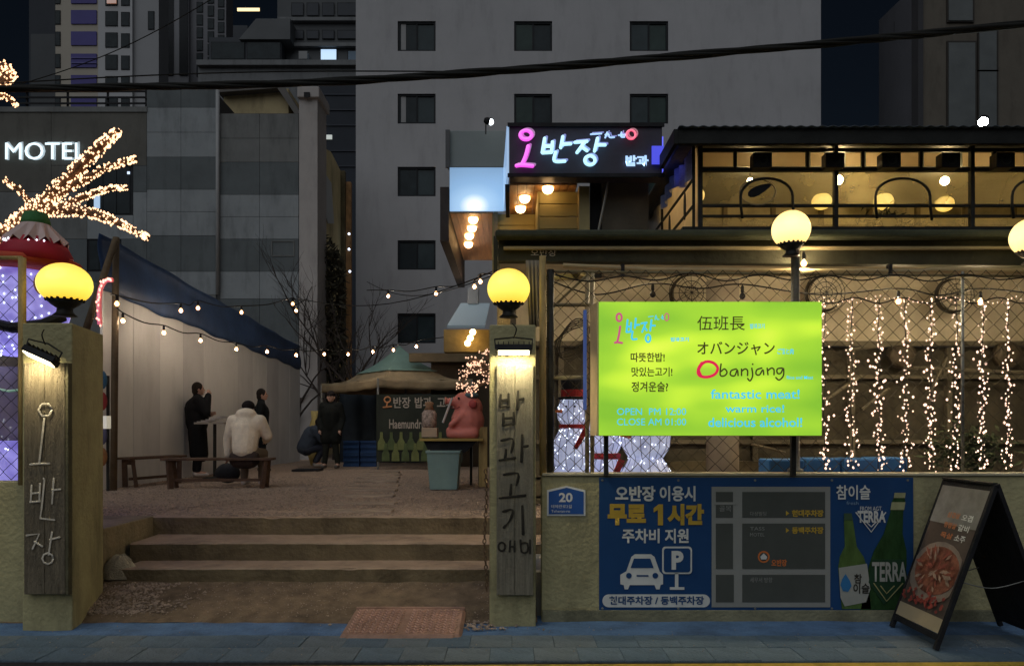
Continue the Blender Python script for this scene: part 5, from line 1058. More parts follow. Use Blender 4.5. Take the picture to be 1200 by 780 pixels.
person('person in black coat and cap beside the tent', (P(388, 0, 16.0).x, 16.0, .65), R(178), stand(1.66, anl=(-.14, -.02, .09), anr=(.14, 0, .09)), (.013, .015, .014), (.02, .022, .018), (.012, .012, .01), long_coat=.6, bulk=1.12, hatcol=(.01, .01, .01), shoe=(.10, .09, .08))
cr_ = dict(pelvis=(0, 0, .42), chest=(0, .16, .72), neck=(0, .25, .88), head=(0, .32, .98), shl=(-.19, .18, .83), shr=(.19, .18, .83), ell=(-.24, .34, .60), elr=(.24, .34, .60), wrl=(-.14, .50, .50), wrr=(.12, .52, .48), hipl=(-.1, .02, .38), hipr=(.1, .02, .38), knl=(-.15, .40, .46), knr=(.15, .40, .46), anl=(-.13, .22, .09), anr=(.13, .22, .09))
person('crouching person in a blue-grey padded jacket by the tent', (P(358, 0, 16.6).x, 16.6, .65), R(-70), cr_, (.045, .058, .08), (.03, .035, .05), (.012, .012, .01), bulk=1.2, shoe=(.3, .28, .25))
bg = blob('handbag', [('b', (P(264, 0, 11.5).x, 11.6, .83), (.20, .1, .16))], black_m, None, .02, 3); tag(bg, 'black bag on the gravel left of the seated person', 'bag')

# ------------------------------------------------------------------ tent, banner, crates
tn = thing('canopy_tent', 'pop-up tent with teal top and brown lower roof', 'tent', P(455, 545, 17.5))
Fp = P(443, 0, 16.0); Lp = P(377, 0, 18.4); Rp = P(553, 0, 16.6); Fp.z = Lp.z = Rp.z = 2.62; Bp = Lp + Rp - Fp; cen = (Lp + Rp) / 2
zt2 = 3.42; apex = Vector((P(468, 0, cen.y).x, cen.y, P(0, 407, cen.y).z))
mid = [p.lerp(Vector((apex.x, apex.y, p.z)), .50) + Vector((0, 0, .22)) for p in (Fp, Rp, Bp, Lp)]
brown_c = M('tent_brown', (.25, .19, .11), .7, .25, 2.2, .15); teal_c = M('tent_teal', (.15, .24, .205), .7, .15, 2, .1)
low = [Fp, Rp, Bp, Lp]
for i in range(4):
    a_, b_, c_, d_ = low[i], low[(i + 1) % 4], mid[(i + 1) % 4], mid[i]
    def rf(u, v, a_=a_, b_=b_, c_=c_, d_=d_):
        p = (a_.lerp(b_, u)).lerp(d_.lerp(c_, u), v); sag = .10 * math.sin(u * math.pi) * (1 - v); return p + Vector((0, 0, -.10 * math.sin(v * 3.14) - sag * .4 + .012 * math.sin(u * 30 + v * 7)))
    obj('roof_panel', G().grid(rf, 24, 8), brown_c, tn, smooth=True, solid=.006)
    def vf(u, v, a_=a_, b_=b_):
        p = a_.lerp(b_, u); return p + Vector((0, 0, -.04 * math.sin(u * math.pi) - .22 * v + .01 * math.sin(u * 26))) + (p - cen).normalized() * (.02 * math.sin(u * 26) * v + .015)
    obj('valance', G().grid(vf, 30, 3), brown_c, tn, smooth=True, solid=.005)
    m1, m2 = mid[i], mid[(i + 1) % 4]; up_ = Vector((0, 0, .03)); ex = lambda p: p + (p - apex) * .10
    obj('top_panel', G().grid(lambda u, v, m1=m1, m2=m2: (ex(m1).lerp(ex(m2), u)).lerp(apex, v) + Vector((0, 0, .05 - .08 * math.sin(v * 3.14))), 16, 8), teal_c, tn, smooth=True, solid=.006)
    obj('leg', G().box(low[i].x - .02, low[i].x + .02, low[i].y - .02, low[i].y + .02, .64, 2.6), steel, tn)
tb_ = thing('tent_banner', 'dark bottle-print banner with white Korean script under the tent', 'banner', P(490, 540, 15.9))
DBn = 15.8
obj('sheet', G().px(441, 462, 542, 541, DBn, .02), M('banner_dark', (.035, .04, .03), .6, .3, 1.5, 0), tb_)
scr = M('script_pale', (.42, .36, .29), .6, .1, 5, 0)
strokes([ring(454, 468, 3.6, 3.2, 8), [(454, 471), (453, 476)], [(449, 477), (459, 476)]], DBn - .02, 1.7, M('script_orange', (.6, .25, .1), .6, .1, 5, 0), tb_, k=3)
text('반장', (461, 465, 481, 478), DBn - .02, scr, tb_, bold=.02); text('밥과', (486, 465, 506, 478), DBn - .02, scr, tb_, bold=.02); text('고기', (512, 465, 532, 478), DBn - .02, scr, tb_, bold=.02)
text('Haemundre', (456, 491, 498, 502), DBn - .02, scr, tb_, bold=.02)
for row in range(2):
    for i in range(8):
        px = 447 + i * 11.5 + row * 5; y0 = 506 + row * 13
        q = mirror([(1.6, y0), (1.8, y0 + 7), (4.3, y0 + 12), (4.6, y0 + 21)], px, 0, 0); obj('bottle_print', G().poly(pt(q, DBn - .02 - .006 * row), Vector((0, .004, 0))), M('bottle_olive_%d' % ((i + row) % 2), [(.16, .18, .06), (.09, .12, .045)][(i + row) % 2], .4, .3, 6, 0), tb_)
crm = M('blue_crate', (.02, .06, .16), .5, .2, 4, .05)
k_ = 0
for r_ in range(2):
    for c_ in range(2 - 0):
        x = P(413 + c_ * 20, 0, 17.0).x; z = .65 + r_ * .30; t_ = thing('crate', ['lower left', 'lower right', 'upper left', 'upper right'][k_] + ' blue drinks crate of the stack behind the tent leg', 'crate', (x, 17, z), 'blue drinks crates'); k_ += 1
        for zz in (0, .12, .24): obj('slat', G().box(x - .18, x + .18, 16.85, 16.87, z + zz, z + zz + .05), crm, t_)
        obj('shell', G().box(x - .18, x + .18, 16.88, 17.15, z, z + .28), crm, t_, bevel=.01)
tag(obj('tent_back_sheet', G().grid(lambda u, v: P(398 + 150 * u, 545 - 90 * v, 19.0 + .06 * math.sin(u * 40)), 50, 4), M('back_sheet', (.035, .045, .055), .6, .3, 2, .1), smooth=True), 'dark sheet hanging at the back of the tent', 'sheet')
tag(obj('yellow_bag', G().lathe(P(369, 545, 17.5), [(.10, 0), (.17, .25), (.12, .62), (.16, .85), (.08, 1.1), (.10, 1.28)], 9), M('yellow_item', (.42, .33, .12), .7, .2, 5, .1), smooth=True), 'pale yellow bundle propped behind the crouching person', 'bundle')
tag(obj('doormat', G().box(P(345, 0, 15.2).x, P(375, 0, 15.2).x, 15.0, 15.5, .65, .69), black_m), 'dark mat on the gravel before the crouching person', 'mat')

# ------------------------------------------------------------------ counter, pig, tub
ct = thing('counter', 'dark grill counter with a brass-edged top below the pink pig', 'counter', P(530, 575, 10.9))
DC = 10.9; ztp = P(0, 514, DC).z
obj('table_top', G().box(P(492, 0, DC).x, P(566, 0, DC).x, DC, DC + .6, ztp - .02, ztp), M('counter_top', (.10, .09, .07), .35, .2, 4, .05), ct)
obj('brass_edge', G().box(P(492, 0, DC).x, P(566, 0, DC).x, DC - .02, DC - .002, ztp - .03, ztp + .008), M('brass_edge', (.65, .45, .14), .3, .1, 4, 0, metal=.7), ct)
obj('firebox', G().add([P(496, 516, DC + .05), P(560, 516, DC + .05), P(545, 530, DC + .05), P(503, 530, DC + .05)] + [p + Vector((0, .5, 0)) for p in (P(496, 516, DC + .05), P(560, 516, DC + .05), P(545, 530, DC + .05), P(503, 530, DC + .05))], [(0, 1, 2, 3), (4, 7, 6, 5), (0, 4, 5, 1), (3, 2, 6, 7), (0, 3, 7, 4), (1, 5, 6, 2)]), black_m, ct)
for x in (552, 562): obj('leg', G().tube([P(x, 516, DC + .3), P(x, 568, DC + .3)], .02, 8), dark_metal, ct)
obj('side_board', G().px(561, 500, 571, 570, DC + .1, .05), post_y, ct)
tub = thing('plastic_tub', 'pale teal square plastic tub under the counter', 'tub', P(521, 572, 10.85))
zt_ = P(0, 527, 10.85).z; xc = P(521, 0, 10.85).x; z0_ = .65
g = G(); prof = [(.195, z0_), (.235, zt_ - .04), (.25, zt_ - .04), (.25, zt_), (.225, zt_), (.19, z0_ + .05)]
V = []; 
for r_, z in prof: V += [(xc - r_, 10.85 - r_, z), (xc + r_, 10.85 - r_, z), (xc + r_, 10.85 + r_, z), (xc - r_, 10.85 + r_, z)]
g.add(V, [(i * 4 + k, i * 4 + (k + 1) % 4, (i + 1) * 4 + (k + 1) % 4, (i + 1) * 4 + k) for i in range(5) for k in range(4)] + [(0, 3, 2, 1), (20, 21, 22, 23)]); obj('shell', g, M('teal_plastic', (.20, .30, .28), .5, .12, 3, .05), tub, bevel=.012)
pg = thing('pig_statue', 'pink seated pig statue with raised snout on the counter', 'statue', P(545, 513, 11.1)); kp = 11.1 / F * 1.1; pb = P(546, 513, 11.1)
U = lambda x, y, z: pb + Vector((x * kp, y * kp, z * kp))     # in photo pixels at that distance
pink = M('pig_pink', (.68, .21, .16), .5, .12, 5, .05)
blob('body', [('b', U(2, 0, 18), (18 * kp, 15 * kp, 19 * kp)), ('b', U(4, 0, 32), (14 * kp, 12 * kp, 14 * kp)), ('b', U(-2, 0, 38), (12 * kp, 10 * kp, 11 * kp)), ('c', U(-6, 0, 37), U(-18, -3, 39), 6.0 * kp, 3.8 * kp), ('c', U(-3, -11, 24), U(-15, -13, 14), 4 * kp, 3 * kp), ('c', U(-6, -9, 5), U(-16, -10, 4), 6 * kp, 4.5 * kp), ('c', U(-6, -9, 4), U(-17, -10, 8), 5 * kp, 4 * kp), ('c', U(8, -9, 5), U(-4, -12, 4), 7 * kp, 5 * kp),
    ('c', U(4, -6, 45), U(6, -8, 52), 3.4 * kp, 1.6 * kp), ('c', U(-2, 6, 45), U(0, 8, 51), 3.0 * kp, 1.6 * kp)], pink, pg, .02, 4)
obj('snout_disc', G().lathe(U(-22, -3.5, 39.5), [(4.0 * kp, 0), (3.8 * kp, 1.6 * kp)], 14, Vector((1, 0, 0))), M('pig_rose', (.68, .26, .18), .5, .1, 5, .02), pg, smooth=True)
obj('cheek_patch', G().ball(U(8, -12.5, 36), (4.5 * kp, 2 * kp, 4.5 * kp), 12, 8), M('pig_deep', (.5, .09, .08), .6, .1, 5, 0), pg, smooth=True)
obj('eye', G().ball(U(-7, -9.5, 42), 1.3 * kp, 8, 6), black_m, pg)
obj('smile', G().tube(smooth_pts([U(-15, -5, 32.5), U(-10, -8.5, 31), U(-6, -10, 33)], 4), .5 * kp, 6), M('pig_line', (.25, .04, .04), .6, .1, 5, 0), pg)
obj('neckerchief', G().ball(U(6, -3, 45), (8 * kp, 8 * kp, 4 * kp), 12, 8), M('teal_cap', (.09, .15, .16), .7, .1, 5, 0), pg)
tag(obj('white_stick', G().tube([P(519, 495, 10.95), P(530, 466, 10.95)], .016, 6), M('stick_white', (.6, .55, .5), .6, .1, 5, 0)), 'white stick leaning before the pink pig', 'stick')
jr = thing('jar_box', 'carton topped by a patterned jar on the counter beside the pig', 'box', P(503, 512, 11))
obj('carton', G().px(494, 501, 512, 512, 11.0, .2), M('carton', (.45, .33, .22), .7, .1, 4, .05), jr, bevel=.005)
obj('jar', G().lathe(P(503, 501, 11.12), [(.08, 0), (.11, .03), (.11, .22), (.07, .27)], 16), M('jar_patterned', (.40, .30, .24), .6, .7, 28, .2), jr, smooth=True); obj('jar_cover', G().lathe(P(503, 480, 11.12), [(.08, 0), (.05, .05), (.07, .10), (.04, .12)], 14), M('sack', (.30, .17, .09), .8, .3, 9, .2), jr, smooth=True)

# ------------------------------------------------------------------ yard string lights
def string_lights(label, bulbs, ends, D_of, r_=.035):
    t_ = thing('string_lights', label, 'string lights', P(bulbs[0][0], bulbs[0][1], D_of(bulbs[0][0])), 'string lights over the yard')
    pts = [P(ends[0][0], ends[0][1], D_of(ends[0][0]))]
    for i, (x, y) in enumerate(bulbs):
        D = D_of(x); c = P(x, y, D); r = r_
        bulb_parts(c, r, yard_bulb, t_); pts.append(c + Vector((0, 0, r * 3.4)))
        if i + 1 < len(bulbs):
            x2, y2 = bulbs[i + 1]; c2 = P(x2, y2, D_of(x2)); pts.append((c + c2) / 2 + Vector((0, 0, r * 3.4 - .05)))
    pts.append(P(ends[1][0], ends[1][1], D_of(ends[1][0])))
    obj('cord', G().tube(smooth_pts(pts, 4), .010, 5), wire_m, t_, smooth=True)
string_lights('lower string of bulbs running along the white fence to the tent', [(144, 376), (192, 390), (235, 399), (277, 409), (313, 412), (347, 416), (380, 415), (408, 415), (437, 412), (461, 410), (488, 406)], [(137, 360), (520, 395)], lambda x: 10.5 + (x - 137) * .022 if x < 400 else 16.3 - (x - 400) * .008)
string_lights('upper string of bulbs in front of the blue tarpaulin', [(137, 356), (212, 364), (232, 361), (283, 366), (343, 356), (347, 364)], [(130, 345), (360, 350)], lambda x: 10.3 + (x - 137) * .022)
string_lights('short string of bulbs before the pale building leading to the canopy', [(455, 347), (511, 344), (556, 336), (563, 330)], [(430, 340), (585, 322)], lambda x: 14.5 - (x - 455) * .03)
for i, (a_, b_, lab) in enumerate((((350, 350, 14.5), (620, 300, 9.5), 'thin black wire from the motel column to the canopy'), ((430, 330, 20), (590, 318, 9.8), 'thin black wire above the short bulb string'))):
    pa, pb_ = P(*a_), P(*b_); tag(obj('overhead_wire', G().tube([pa.lerp(pb_, k / 12) + Vector((0, 0, -.35 * math.sin(math.pi * k / 12))) for k in range(13)], .008, 5), wire_m), lab, 'wire')

# ------------------------------------------------------------------ bare trees
def bare_tree(label, px, D, ybase, H, seed, lean=0, spread=.6, levels=4, dirs=None):
    random.seed(seed); base = P(px, ybase, D); base.z = .64; t_ = thing('bare_tree', label, 'tree', base); gtr = G(); gbr = G()
    def grow(p, d, L_, r_, lv):
        pts = [p]; q = p.copy(); dd = d.copy()
        for i in range(4): dd = (dd + Vector((random.gauss(0, .12), random.gauss(0, .12), random.gauss(0, .06) + .03))).normalized(); q = q + dd * L_ / 4; pts.append(q.copy())
        (gtr if lv == 0 else gbr).tube(pts, [r_ * (1 - .13 * i) for i in range(5)], 6 if lv < 2 else 4, cap=False)
        if lv < levels:
            for k in range(random.choice((3, 4)) if lv else 4):
                s_ = pts[random.choice((2, 3, 4))]; nd = (dd + Vector((random.uniform(-1, 1), random.uniform(-.6, .6), random.uniform(-.35, .6))) * spread * 1.5).normalized(); grow(s_, nd, L_ * random.uniform(.5, .75), r_ * .5, lv + 1)
    grow(base, Vector((lean, 0, 1)).normalized(), H * .5, .07, 0)
    obj('trunk', gtr, M('bark_dark', (.05, .04, .035), .9, .3, 8, .3), t_, smooth=True); obj('crown', gbr, M('bark_dark', (.05, .04, .035)), t_, fixn=False)
bare_tree('leafless tree in front of the pale building above the tent', 441, 19.5, 540, 5.2, 5, .0)
bare_tree('leafless shrub tree by the motel column', 342, 20.3, 540, 4.4, 8, -.12)
bare_tree('leafless thin tree against the dark netting in the alley', 392, 20.6, 540, 5.0, 15, .02)

# ------------------------------------------------------------------ pale back building
bb = thing('apartment_building', 'tall pale grey building with dark sliding windows', 'building', P(690, 520, 28)); DBB = 28
wx = [(466, 510.5), (602.5, 647), (738, 783)]; wy = [(-60, -25), (25, 60), (110, 145), (195.5, 230), (281.5, 316), (367, 402)]
g = G(); ztop = P(0, -160, DBB).z; a = P(417, 0, DBB).x; c = P(962, 0, DBB).x
xs_ = [a] + [P(q, 0, DBB).x for w_ in wx for q in w_] + [c]; zs_ = [.5] + [P(0, q, DBB).z for w_ in reversed(wy) for q in (w_[1], w_[0])] + [ztop]
for i in range(len(xs_) - 1):
    for j in range(len(zs_) - 1):
        if i % 2 == 1 and j % 2 == 1: continue
        g.add([(xs_[i], DBB, zs_[j]), (xs_[i + 1], DBB, zs_[j]), (xs_[i + 1], DBB, zs_[j + 1]), (xs_[i], DBB, zs_[j + 1])], [(0, 1, 2, 3)])
g.add([(a, DBB, .5), (a, DBB + 14, .5), (a, DBB + 14, ztop), (a, DBB, ztop), (c, DBB, .5), (c, DBB + 14, .5), (c, DBB + 14, ztop), (c, DBB, ztop)], [(0, 1, 2, 3), (4, 7, 6, 5), (3, 2, 6, 7), (1, 5, 6, 2)])
obj('wall', g, bwhite, bb, fixn=False)
wall2 = M('window_reveal', (.2, .2, .2), .8, .1, 2, 0)
for ci, (x0_, x1_) in enumerate(wx):
    for ri, (y0_, y1_) in enumerate(wy):
        A = P(x0_, y1_, DBB); B_ = P(x1_, y0_, DBB); th = .16
        wf = obj('window', G().box(A.x, B_.x, DBB + .05, DBB + .11, A.z, A.z + .07).box(A.x, B_.x, DBB + .05, DBB + .11, B_.z - .07, B_.z).box(A.x, A.x + .07, DBB + .05, DBB + .11, A.z + .07, B_.z - .07).box(B_.x - .07, B_.x, DBB + .05, DBB + .11, A.z + .07, B_.z - .07).box((A.x + B_.x) / 2 - .03, (A.x + B_.x) / 2 + .03, DBB + .06, DBB + .11, A.z + .07, B_.z - .07), frame_d, bb)
        for s_ in (0, 1):
            mx_ = (A.x + B_.x) / 2; x_0 = A.x + .07 if s_ == 0 else mx_ + .03; x_1 = mx_ - .03 if s_ == 0 else B_.x - .07
            obj('pane', G().box(x_0, x_1, DBB + .09 + .02 * s_, DBB + .13 + .02 * s_, A.z + .07, B_.z - .07), [black_glass, M('pane_grey', (.035, .05, .055), .15, .2, 1.5, 0), M('pane_green', (.03, .05, .045), .15, .2, 1.5, 0)][(ci * 2 + ri * 3 + s_) % 3], wf)
        if ci == 0 and ri in (1, 2): obj('curtain', G().box(A.x + .12, A.x + .3, DBB + .075, DBB + .088, A.z + .07, B_.z - .07), M('curtain_grey', (.3, .3, .3), .8, .1, 2, 0), wf)
        obj('recess_back', G().box(A.x, B_.x, DBB + .2, DBB + .22, A.z, B_.z), frame_d, wf)

# ------------------------------------------------------------------ motel building
mo = thing('motel_building', 'grey panelled motel with lit MOTEL letters', 'building', P(170, 530, 21)); DM = 21
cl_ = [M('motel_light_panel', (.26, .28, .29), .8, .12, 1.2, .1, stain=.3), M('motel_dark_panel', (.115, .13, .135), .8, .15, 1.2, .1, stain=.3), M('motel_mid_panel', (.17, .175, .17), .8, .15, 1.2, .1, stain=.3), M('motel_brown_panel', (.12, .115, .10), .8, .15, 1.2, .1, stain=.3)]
obj('core', G().px(-200, 135, 350, 560, DM + .06, 1.4).px(172, 108, 253, 134.6, DM + .06, 1.4), M('motel_core', (.1, .1, .1), .8, .1, 1, 0), mo)
def mpanel(x0_, y0_, x1_, y1_, m_, D=DM): obj('panel', G().px(x0_ + .22, y0_ + .22, x1_ - .22, y1_ - .22, D, .055), m_, mo)
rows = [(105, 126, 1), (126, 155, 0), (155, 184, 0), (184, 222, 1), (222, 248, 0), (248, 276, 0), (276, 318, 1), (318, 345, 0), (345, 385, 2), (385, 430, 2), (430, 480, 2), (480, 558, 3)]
for y0_, y1_, m_ in rows:
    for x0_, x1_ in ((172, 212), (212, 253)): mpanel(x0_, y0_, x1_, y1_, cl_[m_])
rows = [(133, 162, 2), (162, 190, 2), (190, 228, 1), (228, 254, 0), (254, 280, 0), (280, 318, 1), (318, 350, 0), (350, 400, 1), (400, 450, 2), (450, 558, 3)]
for y0_, y1_, m_ in rows:
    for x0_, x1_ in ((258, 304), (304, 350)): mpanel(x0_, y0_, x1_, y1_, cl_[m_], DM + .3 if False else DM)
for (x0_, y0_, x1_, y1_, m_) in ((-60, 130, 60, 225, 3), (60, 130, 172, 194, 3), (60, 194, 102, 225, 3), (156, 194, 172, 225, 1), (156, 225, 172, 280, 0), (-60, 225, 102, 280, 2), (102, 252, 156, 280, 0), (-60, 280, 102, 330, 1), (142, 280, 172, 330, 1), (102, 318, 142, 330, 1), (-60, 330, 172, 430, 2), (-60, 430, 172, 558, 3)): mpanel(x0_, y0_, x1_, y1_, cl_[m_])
for (x0_, y0_, x1_, y1_) in ((102.5, 194, 156, 252), (102.5, 280, 142, 318)):
    wf = obj('window', G().px(x0_, y0_, x1_, y1_, DM + .03, .02), frame_d, mo)
    for k in range(3): w_ = (x1_ - x0_ - 6) / 3; obj('pane', G().px(x0_ + 3 + k * w_, y0_ + 2, x0_ + 2 + (k + 1) * w_, y1_ - 2, DM + .015, .012), black_glass, wf)
obj('window_glint', G().px(110, 228, 117, 244, DM - .0, .012), E('cold_reflection', (.3, .5, .75), .8), mo); obj('window_glint', G().px(149, 201, 152, 204, DM - .0, .012), E('cold_spot_small', (.6, .75, 1), 1.2), mo)  # white-blue reflection on the pane, painted as a glowing patch
obj('pipe', G().tube([P(255, 106, DM - .1), P(255, 345, DM - .1)], .055, 8), M('pipe_grey', (.3, .3, .3), .5, .1, 3, 0), mo, smooth=True)
obj('outline_frame', G().px(318, 282, 345, 283, DM - .02, .02).px(318, 299, 345, 300, DM - .02, .02).px(318, 283, 319, 299, DM - .02, .02).px(344, 283, 345, 299, DM - .02, .02), cl_[2], mo)
for y_ in (106, 113, 120): obj('railing', G().px(20, y_, 172, y_ + 1.8, DM + .1, .04), black_m, mo)
for x_ in (30, 78, 125, 170): obj('railing_post', G().px(x_, 104, x_ + 2, 131, DM + .15, .04), black_m, mo)
obj('parapet', G().px(-60, 125, 172, 131, DM - .03, .1), cl_[2], mo)
text('MOTEL', (6, 167, 100, 187), DM - .12, E('motel_letters', (.72, .92, 1.0), 1.3), mo, bold=0.0, name='motel_letters')
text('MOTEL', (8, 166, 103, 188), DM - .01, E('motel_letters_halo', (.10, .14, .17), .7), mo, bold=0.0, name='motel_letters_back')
colm = M('white_column', (.40, .37, .35), .8, .1, 1, .1, stain=.2)
cm = obj('chimney_column', G().px(350.5, 112, 372, 540, 20.8, 1.0), colm); tag(cm, 'tall pale square column at the right end of the motel', 'column')
obj('cap', G().px(348, 101, 374, 114, 20.7, 1.2), colm, cm, bevel=.03); obj('vent_hole', G().px(356, 108, 363, 114, 20.66, .03), black_m, cm)
rt = obj('rooftop_room', G().px(262, 104, 338, 133, 23, 3), M('rooftop_cream', (.45, .36, .2), .8, .15, 1, .1, stain=.3)); tag(rt, 'cream rooftop room above the motel', 'building')
obj('roof', G().add([P(250, 103, 22.7), P(330, 96, 22.7), P(352, 133, 22.7), P(345, 133, 22.7), P(325, 103, 22.7), P(258, 108, 22.7)] + [p + Vector((0, 1, 0)) for p in (P(250, 103, 22.7), P(330, 96, 22.7), P(352, 133, 22.7), P(345, 133, 22.7), P(325, 103, 22.7), P(258, 108, 22.7))], [(0, 1, 2, 3, 4, 5), (11, 10, 9, 8, 7, 6)] + [(i, i + 6, (i + 1) % 6 + 6, (i + 1) % 6) for i in range(6)]), M('roof_grey', (.14, .13, .12), .8, .1, 1, .1), rt)
# alley
al = thing('alley_house', 'narrow yellow-lit house wall deep in the alley', 'building', P(392, 530, 24))
obj('wall', G().add([P(374, 170, 23), P(388, 178, 24.5), P(399, 200, 26), P(399, 540, 26), P(374, 540, 23), P(374, 170, 23) + Vector((-.3, .3, 0)), P(388, 178, 24.5) + Vector((-.3, .3, 0)), P(399, 200, 26) + Vector((-.3, .3, 0)), P(399, 540, 26) + Vector((-.3, .3, 0)), P(374, 540, 23) + Vector((-.3, .3, 0))], [(0, 1, 2, 3, 4), (9, 8, 7, 6, 5)] + [(i, i + 5, (i + 1) % 5 + 5, (i + 1) % 5) for i in range(5)]), M('alley_yellow', (.60, .50, .26), .8, .2, .8, .1, stain=.4), al)
obj('white_patch', G().poly([P(375, 195, 22.9), P(388, 215, 24.2), P(391, 262, 24.5), P(384, 262, 23.8), P(375, 230, 22.9)], Vector((.02, -.03, 0))), M('alley_white', (.45, .47, .47), .8, .1, 1, 0), al)
obj('orange_strip', G().px(404, 213, 411, 470, 26.3, .2), M('alley_orange', (.35, .19, .08), .8, .4, 3, .1), al); obj('dark_strip', G().px(399, 200, 404, 470, 26.1, .2), M('alley_dark', (.1, .08, .04), .8, .4, 3, .1), al)
for (x_, y_, e_) in ((409, 274, 3), (409, 292, 2), (410, 318, 1.5)): obj('alley_lamp', G().ball(P(x_, y_, 26), .04, 8, 6), E('alley_cold', (.7, .8, 1), 4), al)
g = G(); random.seed(19)
for i in range(1600):
    y_ = 262 + 210 * random.random(); x_ = 374 + (28 + (y_ - 262) * .02) * random.random()
    if y_ < 262 + (x_ - 374) * 1.5: continue
    c_ = P(x_, y_, 21.6 + random.random()); d = Vector((random.uniform(-1, 1), random.uniform(-1, 1), random.uniform(-1, 1))).normalized() * random.uniform(.06, .22); s_ = d.orthogonal().normalized() * .05; g.add([c_ - d, c_ + s_, c_ + d, c_ - s_], [(0, 1, 2, 3)])
tag(obj('climbing_plant', g, M('ivy_dark', (.05, .045, .03), .8, .4, 2, 0), fixn=False), 'dark tangled creeper covering the alley wall', 'plant')

# ------------------------------------------------------------------ far buildings
def winrect(px0, py0, px1, py1, D, m_, par): 
    f_ = obj('window', G().px(px0 - .8, py0 - .8, px1 + .8, py1 + .8, D - .05, .04), frame_d, par); obj('pane', G().px(px0, py0, px1, py1, D - .08, .025), m_, f_)
t1 = thing('tower', 'cream tower with purple panels at the upper left', 'building', P(120, 500, 70)); D = 70
obj('wall', G().px(65, -60, 115, 500, D, 2), M('tower_cream', (.40, .36, .30), .8, .06, .2, 0), t1); obj('wall', G().px(115, -60, 155, 500, D - .3, 2), M('tower_white', (.44, .44, .45), .8, .06, .2, 0), t1); obj('wall', G().px(155, -60, 186, 500, D, 2), M('tower_grey', (.30, .30, .31), .8, .06, .2, 0), t1)
for y_ in (-12, 12, 37, 63, 88, 113): 
    obj('purple_panel', G().px(83, y_, 113, y_ + 16, D - .1, .1), M('tower_purple', (.07, .06, .23), .6, .1, .3, 0), t1)
    winrect(124, y_ + 2, 137, y_ + 18, D - .3, black_glass, t1); winrect(142.5, y_ + 3, 151, y_ + 18, D - .3, black_glass, t1); winrect(65, y_ + 1, 70, y_ + 16, D, black_glass, t1)
for y_ in (67, 73): obj('purple_rib', G().px(83, y_, 113, y_ + 1.2, D - .18, .06), M('tower_purple2', (.12, .11, .3), .6, .1, .3, 0), t1)
winrect(174, 14, 180, 34, D, black_glass, t1); obj('lit_strip', G().px(125, 0, 136, 4, D - .5, .1), E('tower_orange', (.5, .2, .1), .4), t1)
t2 = thing('tower', 'grey tower with two dark vertical stripes', 'building', P(225, 500, 80)); D = 80
obj('wall', G().px(186, -60, 221, 500, D, 2), M('tower2_grey', (.22, .22, .235), .8, .06, .2, 0), t2); obj('wall', G().px(221, -60, 265, 500, D + .5, 2), M('tower2_b', (.17, .17, .185), .8, .06, .2, 0), t2)
for x0_, x1_ in ((193, 203), (210, 220)): obj('stripe', G().px(x0_, -60, x1_, 88, D - .1, .08), frame_d, t2)
for r_ in range(-2, 6):
    for x_ in (231, 244, 256): winrect(x_, r_ * 15 + (x_ - 231) * .35 + 3, x_ + 6, r_ * 15 + 11 + (x_ - 231) * .35 + 3, D + .5, black_glass, t2)
t3 = obj('tower', G().px(34, -60, 66, 500, 90, 3), M('tower3', (.055, .06, .07), .8, .1, .2, 0)); tag(t3, 'dark plain tower beside the cream tower', 'building'); obj('lower_block', G().px(36, 40, 66, 500, 88, 1.5), M('tower3b', (.08, .085, .09), .8, .1, .2, 0), t3)
t4 = thing('office_building', 'dark stepped office block with one lit window', 'building', P(330, 500, 60)); D = 60
ob = M('office_grey', (.17, .175, .18), .8, .12, .5, .05, stain=.3); obd = M('office_dark', (.06, .065, .075), .5, .1, .4, 0)
obj('wall', G().px(325, -60, 417, 70, D + 2, 10), M('office_dark_wall', (.10, .105, .11), .8, .1, .4, 0), t4); obj('wall', G().px(232, 70, 417, 500, D, 10), ob, t4); obj('wall', G().px(245, 44, 330, 72, D + .8, 10), obd, t4)
obj('slanted_roof', G().poly([P(280, 46, D + .5), P(300, 22, D + .5), P(340, 22, D + .5), P(340, 46, D + .5)], Vector((0, 5, 0))), M('office_roof', (.12, .125, .13), .8, .1, .5, 0), t4)
obj('ledge', G().px(230, 70, 417, 76, D - .4, .4), ob, t4); obj('ledge', G().px(325, 20, 417, 24, D + 1.6, .4), ob, t4); obj('ledge', G().px(325, 50, 417, 54, D + 1.6, .4), ob, t4)
for y_, h_ in ((4, 14), (36, 9)):
    for x_ in (342, 360, 378, 396, 409): winrect(x_, y_, x_ + 13, y_ + h_, D + 1.95, obd, t4)
for x_ in (248, 290): winrect(x_, 50, x_ + 38, 69, D + .75, black_glass, t4)
lit = E('office_lit_window', (.45, .65, .9), 1.0); winrect(376, 58, 394, 72, D + 1.95, lit, t4); winrect(408, 60, 417, 72, D + 1.95, M('dim_blue', (.12, .18, .25), .4, .1, 1, 0), t4)
obj('air_conditioner', G().px(350, 60, 360, 69, D + 1.0, .9), M('ac_grey', (.25, .25, .25), .6, .1, 1, 0), t4)
obj('roof_strip_light', G().px(278, 9.5, 304, 13, 95, .1), E('strip_warm', (1, .75, .35), 1.4), t4); obj('roof_tank', G().px(265, 30, 290, 50, 92, 3), obd, t4)
t5 = obj('tower', G().px(372, 96, 417, 500, 50, 6), M('tower5', (.025, .03, .04), .4, .2, .3, 0)); tag(t5, 'near-black glass block above the alley', 'building'); obj('lit_strip', G().px(375, 158, 389, 163, 49.9, .08), E('strip_pale', (.5, .55, .5), .6), t5)
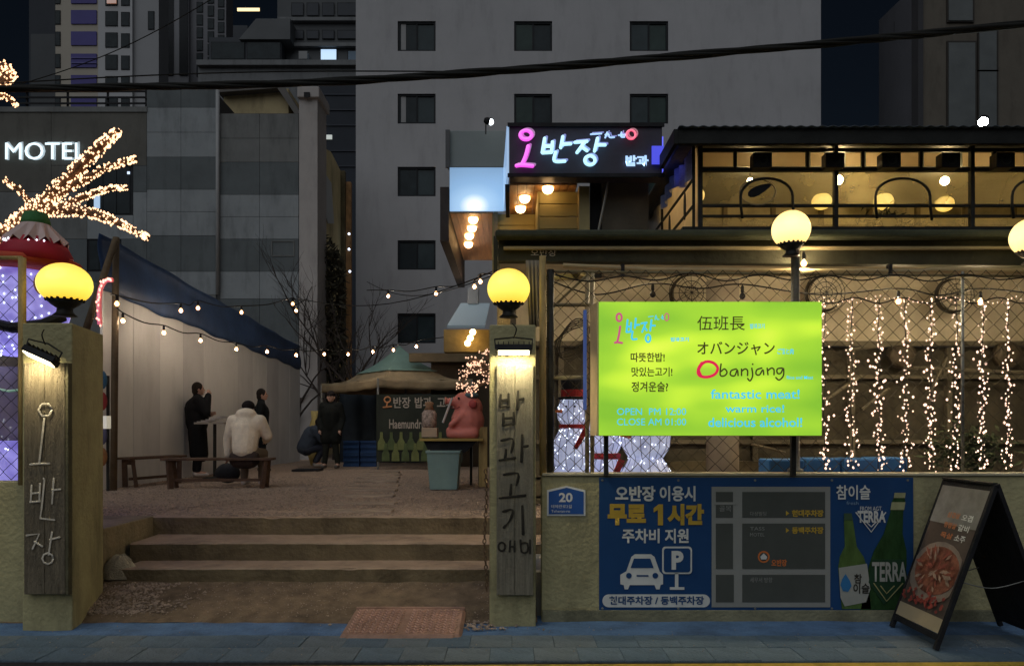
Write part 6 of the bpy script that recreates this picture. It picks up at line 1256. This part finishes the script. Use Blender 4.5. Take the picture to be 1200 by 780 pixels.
for y_ in (110, 128, 146, 176, 194): obj('floor_line', G().px(372, y_, 417, y_ + 1.2, 49.92, .07), M('floor_line', (.06, .065, .08), .6, .1, 1, 0), t5)
rb = thing('right_building', 'dim brown building with tall grey windows at the upper right', 'building', P(1120, 500, 24)); D = 24
obj('wall', G().poly([P(1082, 500, D), P(1400, 500, D), P(1400, -80, D), P(1082, -80, D)], Vector((5, 8, 0))), M('right_brown', (.12, .105, .085), .9, .15, .6, .15, stain=.25), rb)
s0 = P(1081, 0, D); bx_ = P(1030, 0, 30).x
zA = P(0, -26, D).z
obj('side_wall', G().add([(s0.x, D, .5), (bx_, 30, .5), (bx_, 30, P(0, 24, 30).z), (s0.x, D, P(0, -25, D).z), (s0.x + .3, D + .2, .5), (bx_ + .3, 30.2, .5), (bx_ + .3, 30.2, P(0, 24, 30).z), (s0.x + .3, D + .2, P(0, -25, D).z)], [(0, 1, 2, 3), (4, 7, 6, 5), (0, 4, 5, 1), (3, 2, 6, 7), (0, 3, 7, 4), (1, 5, 6, 2)]), M('right_blue_grey', (.14, .145, .165), .9, .12, .6, .1), rb)
obj('corner_pilaster', G().px(1076, -80, 1082, 500, D - .1, .4), M('pilaster', (.06, .06, .065), .9, .1, 1, 0), rb)
for x0_, y0_, x1_, y1_ in ((1112, 50, 1143, 160), (1148, 36, 1168, 82), (1148, 84, 1168, 160), (1112, -60, 1140, 24)):
    wf = obj('window', G().px(x0_ - 2, y0_ - 2, x1_ + 2, y1_ + 2, D - .06, .05), M('window_frame_brown', (.05, .045, .04), .6, .1, 2, 0), rb); obj('pane', G().px(x0_, y0_, x1_, y1_, D - .09, .025), M('dim_pane', (.12, .13, .13), .4, .15, 1.5, 0), wf)
winrect(1049, 26, 1053, 38, 27.6, black_glass, rb)

# ------------------------------------------------------------------ overhead cable bundle
cb = thing('cable_bundle', 'thick sagging black cable bundle crossing above the street', 'cable', P(600, 85, 6.0)); random.seed(23)
line = [(-120, 108), (0, 104), (150, 102), (260, 100), (400, 95), (520, 88), (640, 79), (760, 69), (900, 57), (1020, 46), (1120, 36), (1300, 18)]
for k in range(4):
    pts = smooth_pts([P(x, y, 6.0) for x, y in line], 8); pts = [p + Vector((0, .016 * math.cos(i * .35 + k * 1.57), .016 * math.sin(i * .35 + k * 1.57) + .008 * noise.noise((i * .2, k, 0)))) for i, p in enumerate(pts)]
    obj('cable', G().tube(pts, [.018, .015, .017, .013][k], 6), wire_m, cb, smooth=True)
for a_, b_, sag, lab in (((20, 100, 9), (260, -8, 9), .12, 'thin black wire rising over the cream tower'), ((0, 98, 6.3), (520, 84, 6.3), -.04, 'thin black wire just above the left part of the cable bundle')):
    pa, pb_ = P(*a_), P(*b_); tag(obj('overhead_wire', G().tube([pa.lerp(pb_, k / 14) + Vector((0, 0, -sag * math.sin(math.pi * k / 14))) for k in range(15)], .006, 5), wire_m), lab, 'wire')
